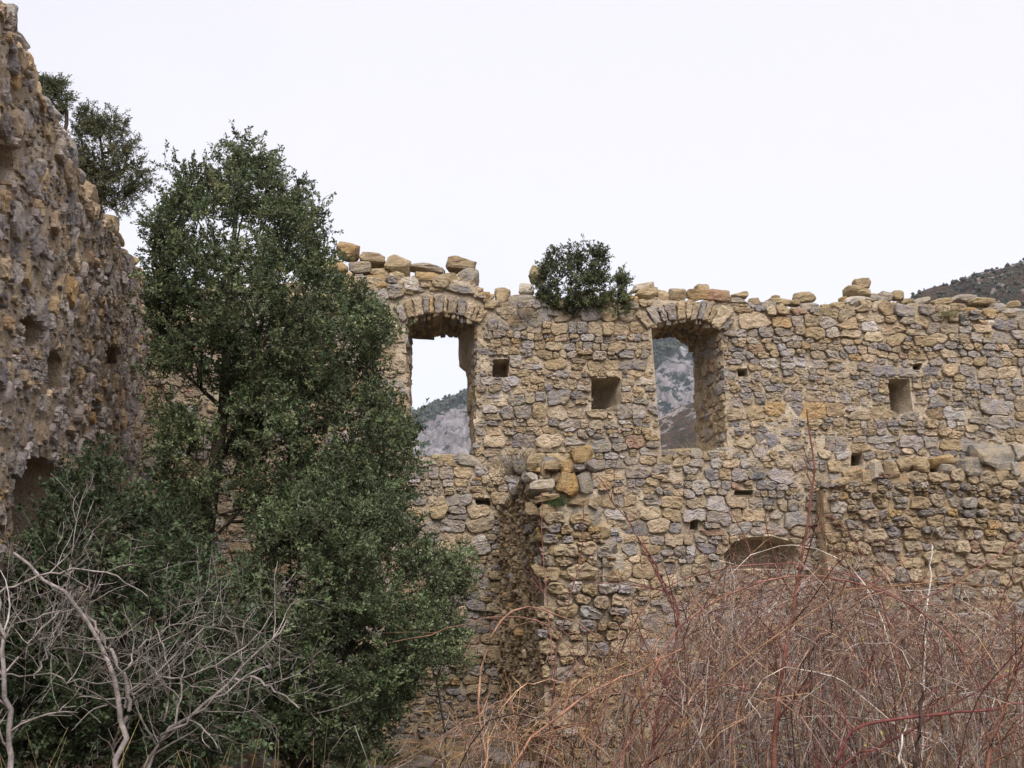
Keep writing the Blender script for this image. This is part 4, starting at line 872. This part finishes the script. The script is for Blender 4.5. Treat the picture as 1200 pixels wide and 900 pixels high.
def cane_obj(P, R, col, label, cat, group, nside, thorn=True, name='bramble_cane'):
    col = np.array(col, float)
    if thorn and group is None: col = col * .5 + col.mean() * .14 + .006
    base = P[0].copy(); lst = [(P[None], R[None], 6, col)]
    if nside:
        tw = side_twigs([P], [R], r, 2, nside * 2, .42, .8, .5, zig=.05)
        tw = [(a, b) for a, b in tw]; A2 = np.array([a for a, b in tw]); R2 = np.array([b for a, b in tw]); lst.append((A2, R2, 3, np.array(col) * r.uniform(.8, 1.2, (len(tw), 1))))
    if thorn:
        m = 46; i = r.integers(1, len(P) - 1, m); f = r.random((m, 1)); p = P[i] * (1 - f) + P[i - 1] * f; dr = nrm(r.standard_normal((m, 3))); l = R[i][:, None] + .008
        lst.append((np.stack([p, p + dr * l + [0, 0, -.002]], 1), np.tile([.0016, .0003], (m, 1)), 3, np.array(col) * 1.1))
    V, Q, c = cat_tubes(lst); o = link(name, mesh_of(name, V - base, Q, None, c), M_cane, None, base); return tag(o, label, cat, group)
for pts, a, b, w0, w1, col, lab, ns in canes:
    P = path_world(pts, a, b, 22)
    if pts[0][1] >= 940: P[0, 2] = float(ground_h(P[0, 0], P[0, 1])) - .03
    P[1:] += r.normal(0, .006, P[1:].shape); R = np.linspace(w0, w1, 22) * a / FPX * .44 * (1 + .1 * r.standard_normal(22))
    dead = 'stalk' in lab or 'stub' in lab
    cane_obj(P, R, col, lab, 'stalk' if dead else 'bramble cane', None, ns, not dead, 'dead_stalk' if dead else 'bramble_cane')
def arcs(n, xr, yr, H, span, r, N=14, zig=.012):
    """arching canes rooted in the ground"""
    x = r.uniform(*xr, n); y = r.uniform(*yr, n); z = ground_h(x, y); az = r.uniform(0, 2 * np.pi, n); h = r.uniform(*H, n); sp = r.uniform(*span, n); t = np.linspace(0, 1, N)
    k = r.uniform(.5, 1.0, n)[:, None]; tt_ = t[None] * k * 1.7
    z_ = z[:, None] + h[:, None] * (1 - (1 - tt_) ** 2); d = sp[:, None] * t[None] ** 1.4
    P = np.stack([x[:, None] + np.cos(az)[:, None] * d, y[:, None] + np.sin(az)[:, None] * d * .6, z_], -1)
    P[:, 1:] += np.cumsum(r.normal(0, zig, (n, N - 1, 3)), 1); return P
# height of the thicket varies: keep canes that stay under the photographed outline
TX = [380, 450, 520, 600, 660, 700, 760, 830, 900, 1000, 1100, 1200, 1300]; TY = [880, 845, 825, 815, 800, 770, 715, 675, 644, 662, 690, 705, 695]
def under(P, slack=0):
    x, y, d = proj(P); e = 42 * fbm(x / 70., 0.5 + 0 * x, d * .4, 17, 3) + 12; j = rng.exponential(9, (len(P), 1)); return (y > np.interp(x, TX, TY) + e - slack - j).all(1)
P = arcs(400, (-1.2, 4.4), (5.6, 9.5), (1.2, 2.3), (.5, 2.2), r); P = P[under(P, 45)][:70]
for i in range(len(P)):
    col = (RED + TAN)[r.integers(0, 5)]; R = np.linspace(r.uniform(.0035, .0055), .0015, 14)
    cane_obj(P[i], R, col, 'arching leafless bramble cane lost in the red brown thicket at lower right', 'bramble cane', 'arching canes of the bramble thicket', 2)
# the tangle itself
def clampz(P): P[..., 2] = np.maximum(P[..., 2], .02); return P
cols = np.array([(.22, .19, .175), (.29, .25, .225), (.20, .13, .105), (.13, .065, .055), (.18, .11, .082), (.28, .18, .115), (.38, .34, .30), (.07, .05, .045)])
tanc = np.array([(.30, .19, .10), (.26, .15, .085), (.34, .23, .13)])
def pick(P, w_):
    c = cols[r.choice(8, len(P), p=w_)] * r.uniform(.55, 1.5, (len(P), 1)); x, y, d = proj(P[:, len(P[0]) // 2]); t = (x < 790 + r.normal(0, 40, len(x))) & (r.random(len(x)) < .36); c[t] = tanc[r.choice(3, t.sum())]; return c
lst = []
A0 = arcs(1700, (-1.6, 5.6), (5.6, 10.5), (.9, 2.5), (.3, 1.8), r, 12, .03); A0 = A0[under(A0, 12)][:800]
lst.append((A0, np.linspace(.0046, .0016, 12)[None].repeat(len(A0), 0) * r.uniform(.6, 1.25, (len(A0), 1)), 4, pick(A0, [.12, .10, .14, .22, .18, .10, .06, .08])))
tw = side_twigs(list(A0[:320]), [np.full(12, .0036)] * 320, r, 2, 7, .36, .85, .55, zig=.08); A4 = np.array([a for a, b in tw]); A4 = A4[under(A4, 16)]
lst.append((A4, np.linspace(.0024, .001, 6)[None].repeat(len(A4), 0), 3, pick(A4, [.1, .08, .18, .24, .2, .12, .03, .05])))
A1 = arcs(1150, (-1.8, 6.2), (6.2, 12.4), (.5, 2.5), (.3, 1.6), r, 8, .045); A1 = A1[under(A1, -2)]
lst.append((A1, np.linspace(.0034, .0012, 8)[None].repeat(len(A1), 0) * r.uniform(.6, 1.3, (len(A1), 1)), 3, pick(A1, [.18, .16, .14, .14, .14, .1, .07, .07])))
n = 7000; sx = r.uniform(420, 1300, n); sy = np.interp(sx, TX, TY) + 300 * r.random(n) ** .6; Yd = r.uniform(6.6, 12.6, n)
cl = fbm(sx / 55., sy / 45., 0, 66, 3) > -.04; sx, sy, Yd = sx[cl], sy[cl], Yd[cl]; n = len(sx)
st = np.array([at(a, b, c_) for a, b, c_ in zip(sx, sy, Yd)]); dr = nrm(r.standard_normal((n, 3)) * np.array([1, 1, .8]) + [0, 0, .3]); pts = [st]
for k in range(5):
    dr = nrm(dr + r.normal(0, .35, (n, 3)) + [0, 0, -.05]); pts.append(pts[-1] + dr * (.045 + .05 * r.random((n, 1))))
A2 = np.stack(pts, 1); A2 = A2[(A2[..., 2].min(1) > .0)]; A2 = A2[under(A2, 6)]
lst.append((A2, np.linspace(.0026, .001, 6)[None].repeat(len(A2), 0) * r.uniform(.5, 1.5, (len(A2), 1)), 3, pick(A2, [.24, .22, .14, .1, .08, .08, .1, .04])))
V, Q, c = cat_tubes(lst)
o = link('bramble_thicket', mesh_of('bramble_thicket', V, Q, None, c), M_cane); o['kind'] = 'stuff'; tag(o, 'dense tangle of dry reddish and grey bramble twigs filling the lower right', 'brambles')
# few remaining leaves on the thicket
n = 220; k = r.integers(0, len(A2), n); p = A2[k, 3]; V, T, c = leaves(p, r.standard_normal((n, 3)), .03, np.array([(.5, .42, .06), (.3, .34, .06), (.2, .3, .06), (.42, .2, .06)])[r.choice(4, n, p=[.25, .35, .25, .15])], 2, .6)
o = link('bramble_leaves', mesh_of('bramble_leaves', V, None, T, c, False), M_leaf); o['kind'] = 'stuff'; tag(o, 'scattered last yellow and green leaves clinging to the bramble tangle', 'leaves')

# fallen stones on the ground: rubble before the walls
n = 420; x = r.uniform(-3.5, 6, n); y = r.uniform(9.3, 13.6, n); cen = np.stack([x, y, ground_h(x, y) + .02], -1); hf = np.stack([r.uniform(.05, .17, n), r.uniform(.05, .14, n), r.uniform(.04, .1, n)], -1)
V, q, t = rocks(cen, hf, np.array([np.eye(3)[[0, 1, 2]] @ np.array([[math.cos(a), -math.sin(a), 0], [math.sin(a), math.cos(a), 0], [0, 0, 1]]) for a in r.uniform(0, 6.28, n)]), 99)
off = (np.arange(n) * V.shape[1])[:, None, None]
o = link('fallen_rubble', mesh_of('fallen_rubble', V.reshape(-1, 3), (q[None] + off).reshape(-1, 4), None, np.repeat(tints(n, [3, 1, 3, 3, 2, 2, .5, .2, .3, 3]) * .75, V.shape[1], 0)), M_stoneS); o['kind'] = 'stuff'; tag(o, 'fallen wall stones scattered on the ground at the foot of the walls', 'rubble')

# ================================================================ MOUNTAINS
def elev(px, py):
    d = ray(px, py); return math.atan2(d[0], d[1]), d[2] / math.hypot(d[0], d[1])
def massif(name, ridge, d0, d1, mat, prof, rough, s, forest, na=260, nd=90):
    az, el = zip(*[elev(a, b) for a, b in ridge]); A = np.linspace(az[0], az[-1], na); E = np.interp(A, az, el)
    K = np.linspace(0, 1, nd); Dn = d0 + (d1 - d0) * K; AA, DD = np.meshgrid(A, Dn, indexing='ij'); KK = np.repeat(K[None], na, 0)
    Hr = (E * (d0 + (d1 - d0) * .8))[:, None] + 1.6
    X, Y = np.sin(AA) * DD, np.cos(AA) * DD
    pr = np.interp(KK + .05 * fbm(X * .006, Y * .006, 0, s, 3) * (KK < .8) * (KK > 0.03), [k for k, v in prof], [v for k, v in prof])
    base = -8; H = base + (Hr - base) * pr
    cr = 1 - np.abs(fbm(X * .012, Y * .02, H * .01, s + 3, 5, .6)) * 2
    fade = np.sin(np.clip(KK / .8, 0, 1) * math.pi) ** .6
    H = H + rough * fade * (cr - .6) + rough * .12 * fbm(X * .08, Y * .08, 0, s + 8, 2)
    # sideways crags
    rad_ = 1 + .02 * fbm(AA * 60, H * .03, 0, s + 5, 4, .65) * fade
    V = np.stack([X * rad_, Y * rad_, H], -1); I = np.arange(na * nd).reshape(na, nd)
    Q = np.stack([I[:-1, :-1], I[:-1, 1:], I[1:, 1:], I[1:, :-1]], -1).reshape(-1, 4)[:, ::-1]
    f = forest(AA, KK, X, Y, H); tint = np.stack([f, f * 0, f * 0], -1).reshape(-1, 3)
    o = link(name, mesh_of(name, V.reshape(-1, 3), Q, None, tint), mat); o['kind'] = 'structure'; return V, f
def mount_mat(name, rockA, rockB, vegA, vegB, sc=.02):
    m = MT(name, .95, .1); f = m.attr(); sx_ = m.N.new('ShaderNodeSeparateColor'); m.L.new(f, sx_.inputs[0])
    mp = m.N.new('ShaderNodeMapping'); m.L.new(m.pos, mp.inputs[0]); mp.inputs['Scale'].default_value = (1, 1, .45)
    rk = m.ramp(m.noise(sc * 2.5, 9, .68, vec=mp.outputs[0], dist=.8), [(.34, rockA), (.62, rockB)])
    crk = m.ramp(m.voro(sc * 2.2, 'DISTANCE_TO_EDGE', mp.outputs[0]), [(0.0, .55), (.07, 1.0)]); rk = m.mix(.8, rk, crk, 'MULTIPLY')
    vg = m.ramp(m.noise(sc * 7, 6, .75), [(.4, vegA), (.62, vegB)])
    a = m.math('ADD', sx_.outputs[0], m.math('MULTIPLY', m.math('SUBTRACT', m.noise(sc * 2.6, 9, .72), .5), 3.4))
    c = m.mix(m.ramp(a, [(.47, 0.0), (.56, 1.0)]), rk, vg); m.color(c); m.bump(m.noise(sc * 9, 8, .7), 1.0, 4.0); return m.m
M_cliff = mount_mat('limestone_cliff', (.09, .088, .10), (.25, .235, .245), (.018, .028, .032), (.036, .05, .048))  # vegetation tones have the blue of distance haze mixed into their colour
M_hill = mount_mat('heath_hill', (.16, .13, .12), (.28, .25, .24), (.02, .03, .024), (.085, .05, .036), .03)
def forestA(AA, KK, X, Y, H):
    px, py, d = proj(np.stack([X, Y, H], -1)); rim = np.interp(px, [q[0] for q in ridgeA], [q[1] for q in ridgeA])
    wob = 14 * fbm(px / 30., py / 22., 0, 90, 3)
    f = .26 + .9 * np.clip((18 + wob * .5 - (py - rim)) / 10, 0, 1)
    low = np.clip((py + wob - (505 - (px - 790) * .25)) / 10, 0, 1); up = np.clip(((812 - px) * 1.1 + wob * 1.6 - (py - 392)) / 14, 0, 1)
    return np.where(px > 700, .40 + .8 * np.maximum(low, up), f)
ridgeA = [(-500, 600), (100, 560), (300, 530), (440, 503), (485, 488), (520, 472), (552, 457), (600, 425), (680, 392), (767, 376), (830, 372), (900, 372), (980, 375), (1060, 372), (1400, 370), (1900, 420)]
VA, fA = massif('mountain', ridgeA, 900, 1700, M_cliff, [(0, 0), (.25, .42), (.36, .56), (.62, .86), (.8, 1.0), (1, .9)], 34, 10, forestA, 420, 110)
def forestH(AA, KK, X, Y, H): return np.clip(1.0 + .4 * fbm(X * .012, Y * .012, H * .03, 44, 3) - .3 * (KK > .65), 0, 1)
ridgeH = [(700, 520), (900, 430), (1000, 378), (1050, 356), (1062, 349), (1090, 338), (1112, 333), (1140, 322), (1170, 313), (1200, 308), (1260, 296), (1400, 290), (1700, 330), (2200, 520)]
VH, fH = massif('hill', ridgeH, 450, 800, M_hill, [(0, 0), (.3, .4), (.8, 1.0), (1, .92)], 12, 20, forestH, 300, 80)
# woods on the slopes
def woods(name, label, V, f, n, size, cols, seed, thr, px=(380, 1260)):
    r = np.random.default_rng(seed); X = V.reshape(-1, 3); x, y, d = proj(X); k = np.where((f.ravel() > thr) & (x > px[0]) & (x < px[1]) & (y < 620))[0]; k = r.choice(k, n)
    c = X[k] + r.normal(0, size * 1.4, (n, 3)) * [1, 1, 0]; ico = nrm(np.array([(0, 0, 1.1), (1, 0, .2), (.3, .95, .1), (-.8, .6, .25), (-.8, -.6, .1), (.3, -.95, .2), (.7, .5, -.6), (-.9, 0, -.6), (.6, -.6, -.6)])) * [1, 1, 1.25]
    F = np.array([(0, 1, 2), (0, 2, 3), (0, 3, 4), (0, 4, 5), (0, 5, 1), (1, 6, 2), (2, 7, 3), (3, 7, 4), (4, 7, 5), (5, 8, 1), (1, 8, 6), (2, 6, 7), (5, 7, 8)])
    s = size * r.uniform(.5, 1.3, (n, 1, 1)); P = c[:, None] + ico[None] * s * (1 + .2 * r.standard_normal((n, 9, 1))) + [0, 0, size * .4]
    T = (F[None] + (np.arange(n) * 9)[:, None, None]).reshape(-1, 3); cc = np.repeat(np.array(cols)[r.choice(len(cols), n)], 9, 0)
    o = link(name, mesh_of(name, P.reshape(-1, 3), None, T, cc), M_leaf); o['kind'] = 'stuff'; tag(o, label, 'woods')
woods('far_woods', 'dark woods along the cliff top and foot of the distant mountain', VA, fA, 16000, 2.3, [(.03, .045, .035), (.04, .055, .04), (.05, .06, .05)], 71, .7)
woods('hill_woods', 'dark scattered trees on the brown hill above the right end of the wall', VH, fH, 5000, 1.15, [(.018, .028, .02), (.026, .038, .024), (.06, .04, .03)], 72, .52, (1000, 1300))

# ================================================================ HAZE
hz = MT('air_haze'); hz.N.remove(hz.b); pv = hz.N.new('ShaderNodeVolumePrincipled'); pv.inputs['Color'].default_value = (.86, .9, 1, 1); pv.inputs['Density'].default_value = 0.00008; pv.inputs['Anisotropy'].default_value = 0.2
hz.L.new(pv.outputs[0], hz.N['Material Output'].inputs['Volume'])
x0, x1, y0, y1, z0, z1 = -3600, 3600, -3600, 3600, -12, 800
HV = np.array([(x, y, z) for x in (x0, x1) for y in (y0, y1) for z in (z0, z1)], float); HQ = [(0, 1, 3, 2), (4, 6, 7, 5), (0, 4, 5, 1), (2, 3, 7, 6), (0, 2, 6, 4), (1, 5, 7, 3)]
if True:
    o = link('haze', mesh_of('haze', HV, HQ, None, None, False), hz.m); o['kind'] = 'stuff'
